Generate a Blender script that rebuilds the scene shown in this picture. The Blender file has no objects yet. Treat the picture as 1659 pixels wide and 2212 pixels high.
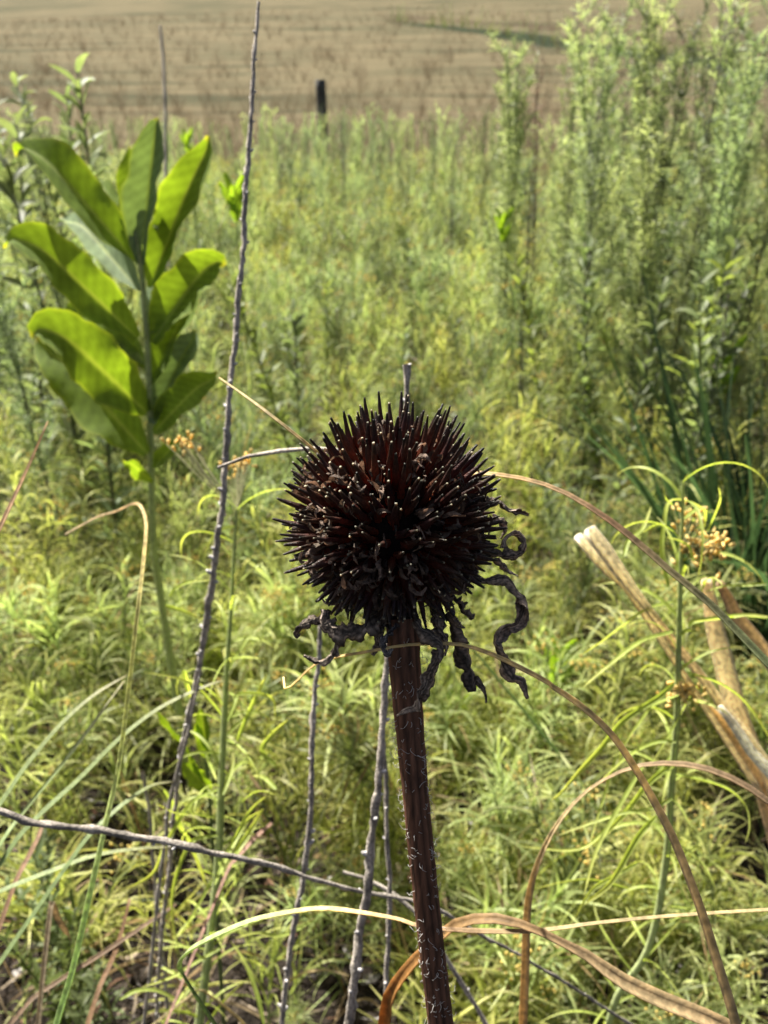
import bpy, math, random
import numpy as np
from math import radians as R, sin, cos, pi
from mathutils import Vector, Matrix, Euler

# ------------------------------------------------------------------ scene, camera, light
sc = bpy.context.scene
COL = sc.collection
PITCH = R(25.0)
CAM = np.array([0.0, 0.0, 0.75])
FPX = 1915.0                      # focal length in pixels of a 1659 x 2212 frame
cam_d = bpy.data.cameras.new("camera")
cam = bpy.data.objects.new("camera", cam_d)
COL.objects.link(cam)
cam.location = CAM
cam.rotation_euler = (R(90) - PITCH, 0, 0)
cam_d.sensor_fit = 'VERTICAL'
cam_d.sensor_height = 24.0
cam_d.lens = 24.0 * FPX / 2212.0
cam_d.clip_start = 0.01
cam_d.clip_end = 1000
cam_d.dof.use_dof = True
cam_d.dof.focus_distance = 0.178
cam_d.dof.aperture_fstop = 20.0
sc.camera = cam

w = bpy.data.worlds.new("World"); sc.world = w; w.use_nodes = True
nt = w.node_tree
for n in list(nt.nodes): nt.nodes.remove(n)
SUN_EL, SUN_AZ = R(57), R(-44)    # azimuth measured from +Y (away from the camera), negative to the left
sky = nt.nodes.new('ShaderNodeTexSky'); sky.sky_type = 'NISHITA'; sky.sun_disc = False
sky.sun_elevation = SUN_EL; sky.sun_rotation = SUN_AZ; sky.dust_density = 6.0; sky.air_density = .8; sky.ozone_density = .3
bg = nt.nodes.new('ShaderNodeBackground'); bg.inputs['Strength'].default_value = 0.05
wo = nt.nodes.new('ShaderNodeOutputWorld')
nt.links.new(sky.outputs[0], bg.inputs[0]); nt.links.new(bg.outputs[0], wo.inputs[0])
sun_d = bpy.data.lights.new("sun", 'SUN'); sun_d.energy = 5.0; sun_d.angle = R(0.53); sun_d.color = (1, .955, .88)
sun = bpy.data.objects.new("sun", sun_d); COL.objects.link(sun)
sdir = Vector((sin(SUN_AZ) * cos(SUN_EL), cos(SUN_AZ) * cos(SUN_EL), sin(SUN_EL)))
sun.rotation_euler = sdir.to_track_quat('Z', 'Y').to_euler()
sun.location = sdir * 20
sc.view_settings.view_transform = 'Standard'; sc.view_settings.look = 'None'
sc.view_settings.exposure = 1.5; sc.view_settings.gamma = 1
sc.cycles.use_denoising = True
sc.cycles.max_bounces = 8; sc.cycles.transmission_bounces = 6; sc.cycles.diffuse_bounces = 4
sc.cycles.transparent_max_bounces = 4; sc.cycles.sample_clamp_indirect = 6
sc.render.film_transparent = False

# ------------------------------------------------------------------ helpers
def P(px, py, d):
    """point seen at (px, py) of the 1659 x 2212 frame, d metres in front of the lens"""
    u = (px - 829.5) / FPX; v = (1106 - py) / FPX
    return CAM + d * np.array([u, cos(PITCH) + v * sin(PITCH), -sin(PITCH) + v * cos(PITCH)])
def PY(px, py, Y):
    v = (1106 - py) / FPX
    return P(px, py, Y / (cos(PITCH) + v * sin(PITCH)))
def crop(x0, y0, wsrc, wshown):
    s = wsrc / wshown * 1659.0 / 3024.0
    return lambda l: [(x0 * 1659 / 3024 + a[0] * s, y0 * 1659 / 3024 + a[1] * s) for a in l]
Q1 = crop(1050, 1400, 1100, 1622); Q5 = crop(1900, 1500, 1124, 1659); Q6 = crop(0, 2200, 1400, 1659)
Q7 = crop(0, 3000, 1600, 1659); Q8 = crop(1500, 2700, 1524, 1659); S4 = crop(2200, 2400, 824, 1659)
S5 = crop(500, 2600, 800, 1659); Q2 = crop(0, 0, 1512, 1659)

def nrm(v):
    v = np.asarray(v, float); l = np.linalg.norm(v, axis=-1, keepdims=True); return v / np.maximum(l, 1e-12)

def spline(pts, n):
    pts = np.asarray(pts, float)
    if len(pts) == 2:
        t = np.linspace(0, 1, n)[:, None]; return pts[0] * (1 - t) + pts[1] * t
    seg = np.r_[0, np.cumsum(np.linalg.norm(np.diff(pts[:, :3], axis=0), axis=1))]
    seg /= seg[-1]
    out = []
    for t in np.linspace(0, 1, n):
        i = min(max(np.searchsorted(seg, t, 'right') - 1, 0), len(pts) - 2)
        a = (t - seg[i]) / max(seg[i + 1] - seg[i], 1e-9)
        p1, p2 = pts[i], pts[i + 1]
        h = seg[i + 1] - seg[i]
        m1 = (pts[i + 1] - pts[i - 1]) / max(seg[i + 1] - seg[i - 1], 1e-9) * h if i > 0 else (p2 - p1)
        m2 = (pts[i + 2] - pts[i]) / max(seg[i + 2] - seg[i], 1e-9) * h if i + 2 < len(pts) else (p2 - p1)
        a2, a3 = a * a, a * a * a
        out.append((2 * a3 - 3 * a2 + 1) * p1 + (a3 - 2 * a2 + a) * m1 + (-2 * a3 + 3 * a2) * p2 + (a3 - a2) * m2)
    return np.array(out)

def lerpc(cols, t):
    cols = np.asarray(cols, float)
    if cols.ndim == 1: return np.repeat(cols[None], len(t), 0)
    x = np.linspace(0, 1, len(cols))
    return np.stack([np.interp(t, x, cols[:, k]) for k in range(3)], 1)

class MB:
    def __init__(s): s.V = []; s.C = []; s.F = []; s.n = 0
    def add(s, v, c, f):
        s.V.append(np.asarray(v, np.float32)); s.C.append(np.asarray(c, np.float32))
        s.F.append(np.asarray(f, np.int64) + s.n); s.n += len(v)
    def grid(s, g, c, close=False):
        n, m = g.shape[:2]
        i = np.arange(n - 1)[:, None] * m; j = np.arange(m if close else m - 1)[None]
        a = i + j; b = i + (j + 1) % m
        f = np.stack([a, b, b + m, a + m], -1).reshape(-1, 4)
        s.add(g.reshape(-1, 3), c.reshape(-1, 3), f)
    def ribbon(s, pts, wd, cols, up=(0, 0, 1), twist=0, cross=2, cup=0.0, mid=None, wave=0, rng=None):
        pts = np.asarray(pts, float); n = len(pts)
        t = nrm(np.gradient(pts, axis=0))
        upv = np.broadcast_to(np.asarray(up, float), (n, 3))
        side = np.cross(t, upv)
        l = np.linalg.norm(side, axis=1)
        if l.min() < 1e-3: side = np.where(l[:, None] < 1e-3, np.array([[1., 0, 0]]), side)
        side = nrm(side)
        for k in range(1, n):
            if side[k] @ side[k - 1] < 0 and not np.ndim(twist): side[k] = -side[k]
        nn = np.cross(side, t)
        tw = np.broadcast_to(np.asarray(twist, float), (n,))[:, None]
        s2 = side * np.cos(tw) + nn * np.sin(tw); n2 = -side * np.sin(tw) + nn * np.cos(tw)
        wd = np.broadcast_to(np.asarray(wd, float), (n,))
        u = np.linspace(-1, 1, cross)
        ww = wd[:, None, None]
        off = s2[:, None] * (u[None, :, None] * ww / 2) + n2[:, None] * (cup * ww * (u[None, :, None] ** 2 - .3))
        if wave and rng is not None:
            ph = rng.random() * 6
            k = np.arange(n)[:, None] / n
            wv = np.sin(k * wave + ph + u[None] * 1.2) * np.abs(u[None])
            off = off + n2[:, None] * (wv[..., None] * ww * .18)
        g = pts[:, None] + off
        c = lerpc(cols, np.linspace(0, 1, n))[:, None] * np.ones((1, cross, 1))
        if mid is not None:
            c[:, cross // 2] = np.asarray(mid)
        s.grid(g, c)
    def tube(s, pts, r, cols, ns=6, ridge=0.0, cap=True, bump=None):
        pts = np.asarray(pts, float); n = len(pts)
        t = nrm(np.gradient(pts, axis=0))
        ref = np.array([0., 0, 1]) if abs(t[0][2]) < .9 else np.array([1., 0, 0])
        a = nrm(np.cross(t[0], ref)); A = []
        for k in range(n):
            a = nrm(a - t[k] * (a @ t[k])); A.append(a)
        A = np.array(A); Bn = np.cross(t, A)
        r = np.broadcast_to(np.asarray(r, float), (n,))
        th = np.arange(ns) / ns * 2 * pi
        rr = r[:, None] * (1 + ridge * np.cos(np.arange(ns) * pi))[None]
        if bump is not None: rr = rr * bump
        g = pts[:, None] + rr[..., None] * (A[:, None] * np.cos(th)[None, :, None] + Bn[:, None] * np.sin(th)[None, :, None])
        c = lerpc(cols, np.linspace(0, 1, n))[:, None] * np.ones((1, ns, 1))
        if ridge: c = c * (1 + 0.5 * np.cos(np.arange(ns) * pi))[None, :, None]
        if cap:
            g = np.concatenate([g, np.repeat(pts[-1][None, None], ns, 1)], 0); c = np.concatenate([c, c[-1:]], 0)
        s.grid(g, c, close=True)
    def ball(s, p, r, col, rng=None, nu=6, nv=4):
        th = np.linspace(0, pi, nv + 1)[:, None]; ph = np.arange(nu)[None] / nu * 2 * pi
        rr = np.broadcast_to(np.asarray(r, float), (3,))
        g = np.stack([np.sin(th) * np.cos(ph) * rr[0], np.sin(th) * np.sin(ph) * rr[1], np.cos(th) * np.ones_like(ph) * rr[2]], -1)
        if rng is not None: g = g * (1 + (rng.random(g.shape[:2])[..., None] - .5) * .5)
        s.grid(np.asarray(p) + g, np.ones(g.shape) * np.asarray(col), close=True)
    def mesh(s, name, mat):
        V = np.concatenate(s.V); C = np.concatenate(s.C); F = np.concatenate(s.F)
        me = bpy.data.meshes.new(name)
        me.vertices.add(len(V)); me.vertices.foreach_set('co', V.ravel())
        me.loops.add(F.size); me.loops.foreach_set('vertex_index', F.ravel().astype(np.int32))
        me.polygons.add(len(F)); me.polygons.foreach_set('loop_start', (np.arange(len(F)) * 4).astype(np.int32))
        me.polygons.foreach_set('use_smooth', np.ones(len(F), bool))
        me.update(calc_edges=True)
        at = me.color_attributes.new('Col', 'FLOAT_COLOR', 'POINT')
        at.data.foreach_set('color', np.c_[C, np.ones(len(C))].astype(np.float32).ravel())
        me.materials.append(mat)
        return me
    def obj(s, name, mat, parent=None, loc=None):
        if loc is not None:
            s.V = [v - np.asarray(loc, np.float32) for v in s.V]
        o = bpy.data.objects.new(name, s.mesh(name, mat)); COL.objects.link(o)
        if parent is not None: o.parent = parent
        elif loc is not None: o.location = loc
        return o

def tag(o, label, cat, group=None, kind=None):
    o['label'] = label; o['category'] = cat
    if group: o['group'] = group
    if kind: o['kind'] = kind
    return o
def empty(name, loc, label, cat, group=None):
    o = bpy.data.objects.new(name, None); COL.objects.link(o); o.location = Vector([float(a) for a in loc])
    o.empty_display_size = .02
    return tag(o, label, cat, group)
def under(root, mb, name, mat):
    """part of a thing whose Empty only has a location"""
    mb.V = [v - np.array(root.location, np.float32) for v in mb.V]
    o = bpy.data.objects.new(name, mb.mesh(name, mat)); COL.objects.link(o); o.parent = root
    return o

# ------------------------------------------------------------------ materials
def mat(name, transl=0.0, rough=.6, tgain=(1.3, 1.3, .5), noise=0.25, nscale=300, spec=.3, bump=0.0, bscale=800, rnd=.0, stretch=(1, 1, 1)):
    m = bpy.data.materials.new(name); m.use_nodes = True
    t = m.node_tree; N = t.nodes; L = t.links
    for n in list(N): N.remove(n)
    out = N.new('ShaderNodeOutputMaterial'); pb = N.new('ShaderNodeBsdfPrincipled')
    at = N.new('ShaderNodeAttribute'); at.attribute_name = 'Col'
    tc = N.new('ShaderNodeTexCoord'); mp = N.new('ShaderNodeMapping'); mp.inputs['Scale'].default_value = stretch
    L.new(tc.outputs['Object'], mp.inputs[0])
    nz = N.new('ShaderNodeTexNoise'); nz.inputs['Scale'].default_value = nscale; nz.inputs['Detail'].default_value = 4
    L.new(mp.outputs[0], nz.inputs[0])
    mr = N.new('ShaderNodeMapRange'); mr.inputs['From Min'].default_value = .3; mr.inputs['From Max'].default_value = .7
    mr.inputs['To Min'].default_value = 1 - noise; mr.inputs['To Max'].default_value = 1 + noise
    L.new(nz.outputs[0], mr.inputs[0])
    mx = N.new('ShaderNodeVectorMath'); mx.operation = 'SCALE'
    L.new(at.outputs['Color'], mx.inputs[0]); L.new(mr.outputs[0], mx.inputs['Scale'])
    col = mx.outputs[0]
    if rnd:
        oi = N.new('ShaderNodeObjectInfo'); hs = N.new('ShaderNodeHueSaturation')
        a = N.new('ShaderNodeMapRange'); a.inputs['To Min'].default_value = .5 - rnd * .035; a.inputs['To Max'].default_value = .5 + rnd * .012
        L.new(oi.outputs['Random'], a.inputs[0]); L.new(a.outputs[0], hs.inputs['Hue'])
        b = N.new('ShaderNodeMath'); b.operation = 'MULTIPLY'; b.inputs[1].default_value = 7.31
        fr = N.new('ShaderNodeMath'); fr.operation = 'FRACT'
        L.new(oi.outputs['Random'], b.inputs[0]); L.new(b.outputs[0], fr.inputs[0])
        c = N.new('ShaderNodeMapRange'); c.inputs['To Min'].default_value = 1 - rnd; c.inputs['To Max'].default_value = 1 + rnd * .6
        L.new(fr.outputs[0], c.inputs[0]); L.new(c.outputs[0], hs.inputs['Value']); L.new(col, hs.inputs['Color'])
        col = hs.outputs[0]
    L.new(col, pb.inputs['Base Color'])
    pb.inputs['Roughness'].default_value = rough; pb.inputs['Specular IOR Level'].default_value = spec
    if bump:
        bn = N.new('ShaderNodeBump'); bn.inputs['Strength'].default_value = bump; bn.inputs['Distance'].default_value = .0005
        n2 = N.new('ShaderNodeTexNoise'); n2.inputs['Scale'].default_value = bscale; n2.inputs['Detail'].default_value = 5
        L.new(mp.outputs[0], n2.inputs[0]); L.new(n2.outputs[0], bn.inputs['Height']); L.new(bn.outputs[0], pb.inputs['Normal'])
    if transl:
        tr = N.new('ShaderNodeBsdfTranslucent'); tm = N.new('ShaderNodeVectorMath'); tm.operation = 'MULTIPLY'
        tm.inputs[1].default_value = tgain; L.new(col, tm.inputs[0]); L.new(tm.outputs[0], tr.inputs[0])
        ms = N.new('ShaderNodeMixShader'); ms.inputs[0].default_value = transl
        L.new(pb.outputs[0], ms.inputs[1]); L.new(tr.outputs[0], ms.inputs[2]); L.new(ms.outputs[0], out.inputs[0])
    else: L.new(pb.outputs[0], out.inputs[0])
    return m
M_leaf = mat('thin_green_leaf', .45, .5, (1.6, 1.65, 1.1), .2, 120, rnd=.5)
M_near = mat('near_green_leaf', .5, .45, (1.7, 1.7, .8), .22, 260)
M_milk = mat('broad_leaf', .5, .75, (2.0, 2.1, .35), .22, 60, spec=.2, bump=.25, bscale=300)
M_stem = mat('green_stem', .25, .55, (1.2, 1.2, .7), .25, 300)
M_blade = mat('grass_blade_skin', .3, .5, (1.5, 1.4, .8), .3, 500, bump=.4, bscale=900)
M_straw = mat('dry_straw', .42, .6, (1.45, 1.42, 1.35), .35, 420, bump=.4)
M_wood = mat('grey_dead_bark', 0, .8, noise=.5, nscale=900, bump=.9, bscale=1400, spec=.2)
M_spine = mat('dark_spine', .35, .4, (2.0, 1.2, .8), .4, 1500, bump=.5, bscale=3000, spec=.45)
M_core = mat('seed_core', 0, .8, noise=.5, nscale=900, bump=.5, spec=.1)
M_petal = mat('withered_petal', .25, .7, (1.4, 1.1, .9), .6, 1100, bump=.9, bscale=2200, spec=.3)
M_cstem = mat('coneflower_stem', 0, .62, noise=.5, nscale=900, bump=.8, bscale=1500, spec=.3, stretch=(1, 1, .12))
M_hair = mat('pale_hair', .4, .4, (1.2, 1.2, 1.1), .1, 500)
M_dry = mat('dry_grass', .35, .7, (1.3, 1.2, 1), .25, 60, rnd=.3)
M_litter = mat('litter', .1, .85, (1.2, 1, .9), .5, 250)
M_post = mat('weathered_post', 0, .85, noise=.5, nscale=30, bump=.6, bscale=60)
M_flower = mat('small_flower', .3, .6, (1.3, 1.2, .7), .25, 500)

# ------------------------------------------------------------------ the ground and the hill
def gz(x, y):
    x = np.asarray(x, float); y = np.asarray(y, float)
    s = np.maximum(y - 9, 0)
    z = .098 * s * (1 - np.exp(-s / 6)) + .012 * s * np.sin(x * .05 + 1)
    z = z + np.maximum(y - 60, 0) * .05
    z = z + .012 * np.sin(x * 3.1 + y * 1.7) * np.sin(y * 2.3 - x) * np.minimum(1, np.abs(y) + .3)
    z = z + np.clip((y - 10) / 20, 0, 1) * (.06 * np.sin(y * .21 + x * .07) + .015 * np.sin(y * .55 - x * .13 + 2))
    return z
def g0(x, y): return float(gz(x, y))
ys = np.r_[-30, -12, -5, np.linspace(-2, 4, 90), np.linspace(4.2, 12, 40), np.geomspace(12.5, 320, 110)]
xs = np.r_[-np.geomspace(200, 3.2, 50), np.linspace(-3, 3, 90), np.geomspace(3.2, 200, 50)]
X, Yg = np.meshgrid(xs, ys)
gm = MB(); gm.grid(np.stack([X, Yg, gz(X, Yg)], -1), np.ones(X.shape + (3,)))
mg = bpy.data.materials.new('prairie_ground'); mg.use_nodes = True
t = mg.node_tree; N = t.nodes; L = t.links
pb = N['Principled BSDF']; pb.inputs['Roughness'].default_value = .95; pb.inputs['Specular IOR Level'].default_value = .05
tc = N.new('ShaderNodeTexCoord')
def noise(scale, detail=6, st=(1, 1, 1), rough=.6):
    mp = N.new('ShaderNodeMapping'); mp.inputs['Scale'].default_value = st; L.new(tc.outputs['Object'], mp.inputs[0])
    n = N.new('ShaderNodeTexNoise'); n.inputs['Scale'].default_value = scale; n.inputs['Detail'].default_value = detail
    n.inputs['Roughness'].default_value = rough; L.new(mp.outputs[0], n.inputs[0]); return n.outputs[0]
def ramp(fac, stops):
    r = N.new('ShaderNodeValToRGB'); L.new(fac, r.inputs[0]); e = r.color_ramp.elements
    while len(e) < len(stops): e.new(.5)
    for k, (p, c) in enumerate(stops): e[k].position = p; e[k].color = (*c, 1)
    return r.outputs[0]
def mixc(fac, a, b):
    m = N.new('ShaderNodeMix'); m.data_type = 'RGBA'; L.new(fac, m.inputs[0]) if not isinstance(fac, float) else setattr(m.inputs[0], 'default_value', fac)
    for s_, v in ((6, a), (7, b)):
        if isinstance(v, tuple): m.inputs[s_].default_value = (*v, 1)
        else: L.new(v, m.inputs[s_])
    return m.outputs[2]
def mth(op, a, b=None, c=None):
    m = N.new('ShaderNodeMath'); m.operation = op
    for k, v in enumerate((a, b, c)):
        if v is None: continue
        if isinstance(v, (int, float)): m.inputs[k].default_value = v
        else: L.new(v, m.inputs[k])
    return m.outputs[0]
soil = ramp(noise(60), [(.3, (.012, .010, .008)), (.55, (.030, .024, .019)), (.75, (.08, .065, .05))])
band = noise(.8, 8, (.16, 1, 1), .72)
hillc = ramp(band, [(.36, (.036, .040, .020)), (.46, (.082, .072, .039)), (.54, (.135, .110, .062)), (.64, (.058, .058, .031))])
fine = noise(5, 9, (.3, 1, 1), .8)
hillc = mixc(mth('MULTIPLY', fine, .3), hillc, (.135, .118, .072))
patch = ramp(noise(.13, 4), [(.5, (0, 0, 0)), (.62, (1, 1, 1))])
hillc = mixc(mth('MULTIPLY', patch, .35), hillc, (.04, .047, .024))
sep = N.new('ShaderNodeSeparateXYZ'); L.new(tc.outputs['Object'], sep.inputs[0])
# green swale crossing the hill: distance to the line through (1,41) and (5.3,27)
wob = mth('MULTIPLY', mth('SUBTRACT', noise(.35, 4), .5), 7.0)
lin = mth('ADD', mth('ADD', mth('MULTIPLY', sep.outputs[0], 2.6), sep.outputs[1]), wob)
dist = mth('ABSOLUTE', mth('SUBTRACT', lin, 44.0))
sw = mth('SUBTRACT', 1.0, mth('MINIMUM', mth('DIVIDE', dist, 3.2), 1.0))
rgt = mth('MINIMUM', mth('MAXIMUM', mth('MULTIPLY', mth('ADD', sep.outputs[0], 0.5), .4), 0.0), 1.0)
hillc = mixc(mth('MULTIPLY', mth('MINIMUM', mth('MULTIPLY', sw, 1.8), 1.0), rgt), hillc, (.02, .03, .014))
dist2 = mth('ABSOLUTE', mth('SUBTRACT', lin, 53.0))
sw2 = mth('SUBTRACT', 1.0, mth('MINIMUM', mth('DIVIDE', dist2, 4.0), 1.0))
hillc = mixc(mth('MULTIPLY', mth('MULTIPLY', sw2, .6), rgt), hillc, (.05, .03, .022))
fy = N.new('ShaderNodeMapRange'); fy.inputs['From Min'].default_value = 4; fy.inputs['From Max'].default_value = 9
L.new(sep.outputs[1], fy.inputs[0])
L.new(mixc(fy.outputs[0], soil, hillc), pb.inputs['Base Color'])
bn = N.new('ShaderNodeBump'); bn.inputs['Strength'].default_value = .7; bn.inputs['Distance'].default_value = .05
L.new(noise(25, 8), bn.inputs['Height']); L.new(bn.outputs[0], pb.inputs['Normal'])
o = gm.obj('ground', mg); o['kind'] = 'structure'; o['label'] = 'soil of the meadow rising into a tan grassy hillside'

# ------------------------------------------------------------------ the coneflower
rng = np.random.default_rng(7)
HC = P(846, 1128, .184)
root = empty('coneflower', (P(1010, 2700, .25)[0], P(1010, 2700, .25)[1], 0), 'dried dark brown coneflower with a round spiny seed head on a hairy stem', 'dead flower')
# stem
st = [P(868, 1330, .184), P(872, 1400, .185), P(884, 1560, .19), P(902, 1760, .196), P(925, 1980, .205), P(952, 2212, .215), P(1000, 2650, .24)]
st = [np.array(p) for p in st]; st.append(np.array([st[-1][0] + .02, st[-1][1] + .02, -.01]))
sp = spline(st, 300)
nst = len(sp)
rr = np.interp(np.linspace(0, 1, nst), [0, .06, .2, 1], [.0034, .0028, .0031, .0038])
mb = MB(); bmp = 1 + .05 * (rng.random((nst, 20)) - .5)
mb.tube(sp, rr, [(.13, .062, .036), (.10, .042, .024), (.11, .055, .03)], ns=20, ridge=.07, bump=bmp, cap=False)
under(root, mb, 'stem', M_cstem)
hm = MB()
tt = nrm(np.gradient(sp, axis=0))
for k in range(460):
    f = rng.random() * .2 + .004
    i = f * (nst - 1); a = int(i); c = sp[a] + (sp[a + 1] - sp[a]) * (i - a)
    t_ = tt[a]; e = nrm(np.cross(t_, rng.normal(size=3)))
    p0 = c + e * rr[a] * .97
    ln = rng.uniform(.0006, .0017) * (1.25 if f < .1 else 1)
    side = nrm(np.cross(e, t_)); q = rng.normal(size=3)
    p1 = p0 + e * ln * .45 + q * ln * .15; p2 = p1 + (t_ * rng.choice([-1, 1]) * .55 + side * rng.normal() * .5 + e * .2) * ln
    p3 = p2 + (side * rng.normal() * .5 + t_ * rng.normal() * .3) * ln * .7
    hm.tube(spline([p0, p1, p2, p3], 6), np.array([.00008, .00008, .00007, .00006, .00005, .00003]), (.62, .60, .57), ns=3)
h_ = under(root, hm, 'stem_hairs', M_hair); h_['kind'] = 'stuff'; h_['label'] = 'short white bristly hairs along the stem'
# seed head
cr = np.array([.0139, .0139, .0148])
cm = MB()
th = np.linspace(0, pi, 25)[:, None]; ph = np.arange(36)[None] / 36 * 2 * pi
g = np.stack([np.sin(th) * np.cos(ph) * cr[0], np.sin(th) * np.sin(ph) * cr[1], np.cos(th) * np.ones_like(ph) * cr[2]], -1)
g = g * (1 + .05 * np.sin(g[..., :1] * 4000) * np.sin(g[..., 2:] * 3700))
cm.grid(HC + g, np.ones(g.shape) * (.012, .007, .005), close=True)
head = under(root, cm, 'seed_head', M_core)
toc = nrm(CAM - HC)
spines = []
NS = 680
for k in range(NS):
    z = 1 - 2 * (k + .5) / NS
    if z < -.80: continue
    r_ = math.sqrt(1 - z * z); a = k * 2.399963 + rng.normal() * .10
    d = np.array([r_ * cos(a), r_ * sin(a), z + rng.normal() * .04]); d = nrm(d)
    base = HC + d * cr * .93
    dirn = nrm(d + np.array([0, 0, .34 if z > -.1 else .16]) + rng.normal(size=3) * .12)
    rt = .0246 if z > .75 else .0236 if z > .5 else (.0236 if z > -.35 else .0222)
    ln = (rt - .0131) * rng.uniform(.72, 1.14)
    if rng.random() < .16: ln *= rng.uniform(.5, .85)
    spines.append((base, dirn, ln, d, z))
def vis(s): return (s[3] @ toc > -.35) * (1.2 - abs(s[3] @ toc)) + .2 * (s[3] @ toc)
order = sorted(range(len(spines)), key=lambda i: -vis(spines[i]))
def spine_mesh(mb, s):
    base, dirn, ln, d, z = s
    q = nrm(np.cross(dirn, rng.normal(size=3)))
    tt_ = np.array([0, .2, .4, .6, .8, .93, .975, 1])
    bend = rng.normal() * .06
    upb = np.array([0, 0, 1.]) * (.07 if z > -.2 else -.02)
    pts = base + dirn * ln * tt_[:, None] + (q * bend + upb) * ln * (tt_ ** 2)[:, None]
    r0 = rng.uniform(.00060, .00092)
    rr_ = r0 * np.interp(tt_, [0, .25, .55, .85, .95, 1], [.9, 1.08, .86, .48, .34, .26])
    k = rng.uniform(.7, 1.3)
    red = rng.uniform(.5, 1.4); tipb = rng.choice([.08, .2, .45, .9])
    cols = [(.30 * red, .065 * red, .022), (.22 * red, .045 * red, .018), (.15 * k, .04 * k, .022), (.075 * k, .03 * k, .020), (.05 * k, .026 * k, .018), (.03, .022, .016), tuple(np.array((.10, .09, .06)) * tipb), tuple(np.array((.50, .50, .34)) * tipb)]
    bm_ = 1 + .35 * (rng.random((8, 6)) - .5)
    mb.tube(pts, rr_, cols, ns=6, bump=bm_)
for i in order[:100]:
    mb = MB(); spine_mesh(mb, spines[i])
    o = bpy.data.objects.new('spine', None)  # replaced below
    bpy.data.objects.remove(o)
    mb.V = [v - np.array(root.location, np.float32) for v in mb.V]
    o = bpy.data.objects.new('spine', mb.mesh('spine', M_spine)); COL.objects.link(o); o.parent = head
mb = MB()
for i in order[100:]: spine_mesh(mb, spines[i])
mb.V = [v - np.array(root.location, np.float32) for v in mb.V]
o = bpy.data.objects.new('packed_spines', mb.mesh('packed_spines', M_spine)); COL.objects.link(o); o.parent = head
o['kind'] = 'stuff'
# crumpled florets wedged between the spines
mb = MB()
for k in range(760):
    d = nrm(rng.normal(size=3))
    if d[2] < -.75: continue
    rad = rng.uniform(.0160, .0205); p = HC + d * rad
    tg = nrm(np.cross(d, rng.normal(size=3)))
    L_ = rng.uniform(.0012, .0028)
    pts = [p - d * .003, p, p + d * L_ * .5 + tg * L_ * .4, p + d * L_ * .2 + tg * L_ * 1.0 + rng.normal(size=3) * .0003]
    c_ = np.array([.12, .085, .062]) * rng.uniform(.3, 1.8)
    if rng.random() < .12: c_ = np.array([.13, .10, .07])
    pp = spline(pts, 9)
    mb.ribbon(pp, np.interp(np.linspace(0, 1, 9), [0, .5, 1], [.0004, rng.uniform(.0008, .0017), .0003]), c_, up=d + rng.normal(size=3) * .5,
              twist=np.linspace(0, rng.normal() * 3, 9), cross=3, cup=.5)
mb.V = [v - np.array(root.location, np.float32) for v in mb.V]
o = bpy.data.objects.new('dried_florets', mb.mesh('dried_florets', M_petal)); COL.objects.link(o); o.parent = head; o['kind'] = 'stuff'
# withered petals
def petal(pxs, ds, wpx, cols=((.19, .145, .105), (.30, .245, .19)), tw=2.5, label=None, n=46, wave=14):
    ds = np.interp(np.linspace(0, 1, len(pxs)), np.linspace(0, 1, len(ds)), ds)
    pts = spline([P(a[0], a[1], d) for a, d in zip(pxs, ds)], n); pts[2:-2] += rng.normal(size=(n - 4, 3)) * .00005
    ww = np.interp(np.linspace(0, 1, n), np.linspace(0, 1, len(wpx)), wpx) / FPX * .184
    mb = MB(); s0 = rng.random() * 3
    kk = np.linspace(0, 1, n)
    ww = ww * 1.1 * (1 + .25 * np.sin(kk * 31 + s0) + .15 * np.sin(kk * 57) + .06 * rng.normal(size=n))
    mb.ribbon(pts, ww, cols, up=(0.2, -1, .3), twist=s0 + tw * kk * 2 + .5 * np.sin(kk * 17), cross=11, cup=.42, wave=wave, rng=rng)
    mb.C[-1] = (mb.C[-1].reshape(n, 11, 3) * rng.choice([.3, .5, .8, 1.2, 1.7], (1, 11, 1)) * rng.uniform(.45, 1.5, (n, 11, 1))).reshape(-1, 3).astype(np.float32)
    # two faces of the same petal, a hair apart, give it a real thickness
    o = under(root, mb, 'petal', M_petal)
    md = o.modifiers.new('thick', 'SOLIDIFY'); md.thickness = .00018
    if label: o['label'] = label
    return o
petal(Q1([(1180, 1290), (1280, 1310), (1390, 1300), (1450, 1370), (1495, 1430), (1460, 1560), (1385, 1590), (1335, 1650), (1365, 1760), (1420, 1870), (1480, 1890), (1515, 1990)]),
      [.186, .188, .19, .188, .19], [10, 16, 24, 30, 22, 30, 34, 26, 18, 4], tw=4, label='longest withered petal, spiralling down at the right', n=90)
petal(Q1([(1200, 1130), (1300, 1150), (1390, 1160), (1470, 1150), (1497, 1090), (1450, 1035), (1390, 1060), (1375, 1120)]), [.186, .19, .188], [10, 24, 20, 16, 12, 8], tw=.8, label='petal rolled into a ring')
petal(Q1([(1190, 900), (1280, 845), (1350, 850), (1400, 890), (1460, 905), (1523, 925)]), [.188, .192], [10, 16, 14, 16, 12, 3], tw=2)
petal(Q1([(1220, 1010), (1290, 975), (1350, 960), (1385, 1010), (1360, 1060)]), [.19, .193], [8, 18, 14, 6], tw=2)
petal(Q1([(1230, 1160), (1330, 1190), (1390, 1240), (1455, 1280)]), [.19, .195], [6, 12, 10, 3], tw=2)
petal(Q1([(680, 1500), (590, 1560), (480, 1605), (390, 1595), (335, 1545), (350, 1480)]), [.18, .178, .18], [20, 40, 34, 26, 16], tw=.9, label='broad crumpled petal under the head')
petal(Q1([(360, 1480), (320, 1520), (250, 1545), (200, 1580), (175, 1615), (190, 1630)]), [.18, .181], [12, 16, 14, 18, 8], tw=1.4)
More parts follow.
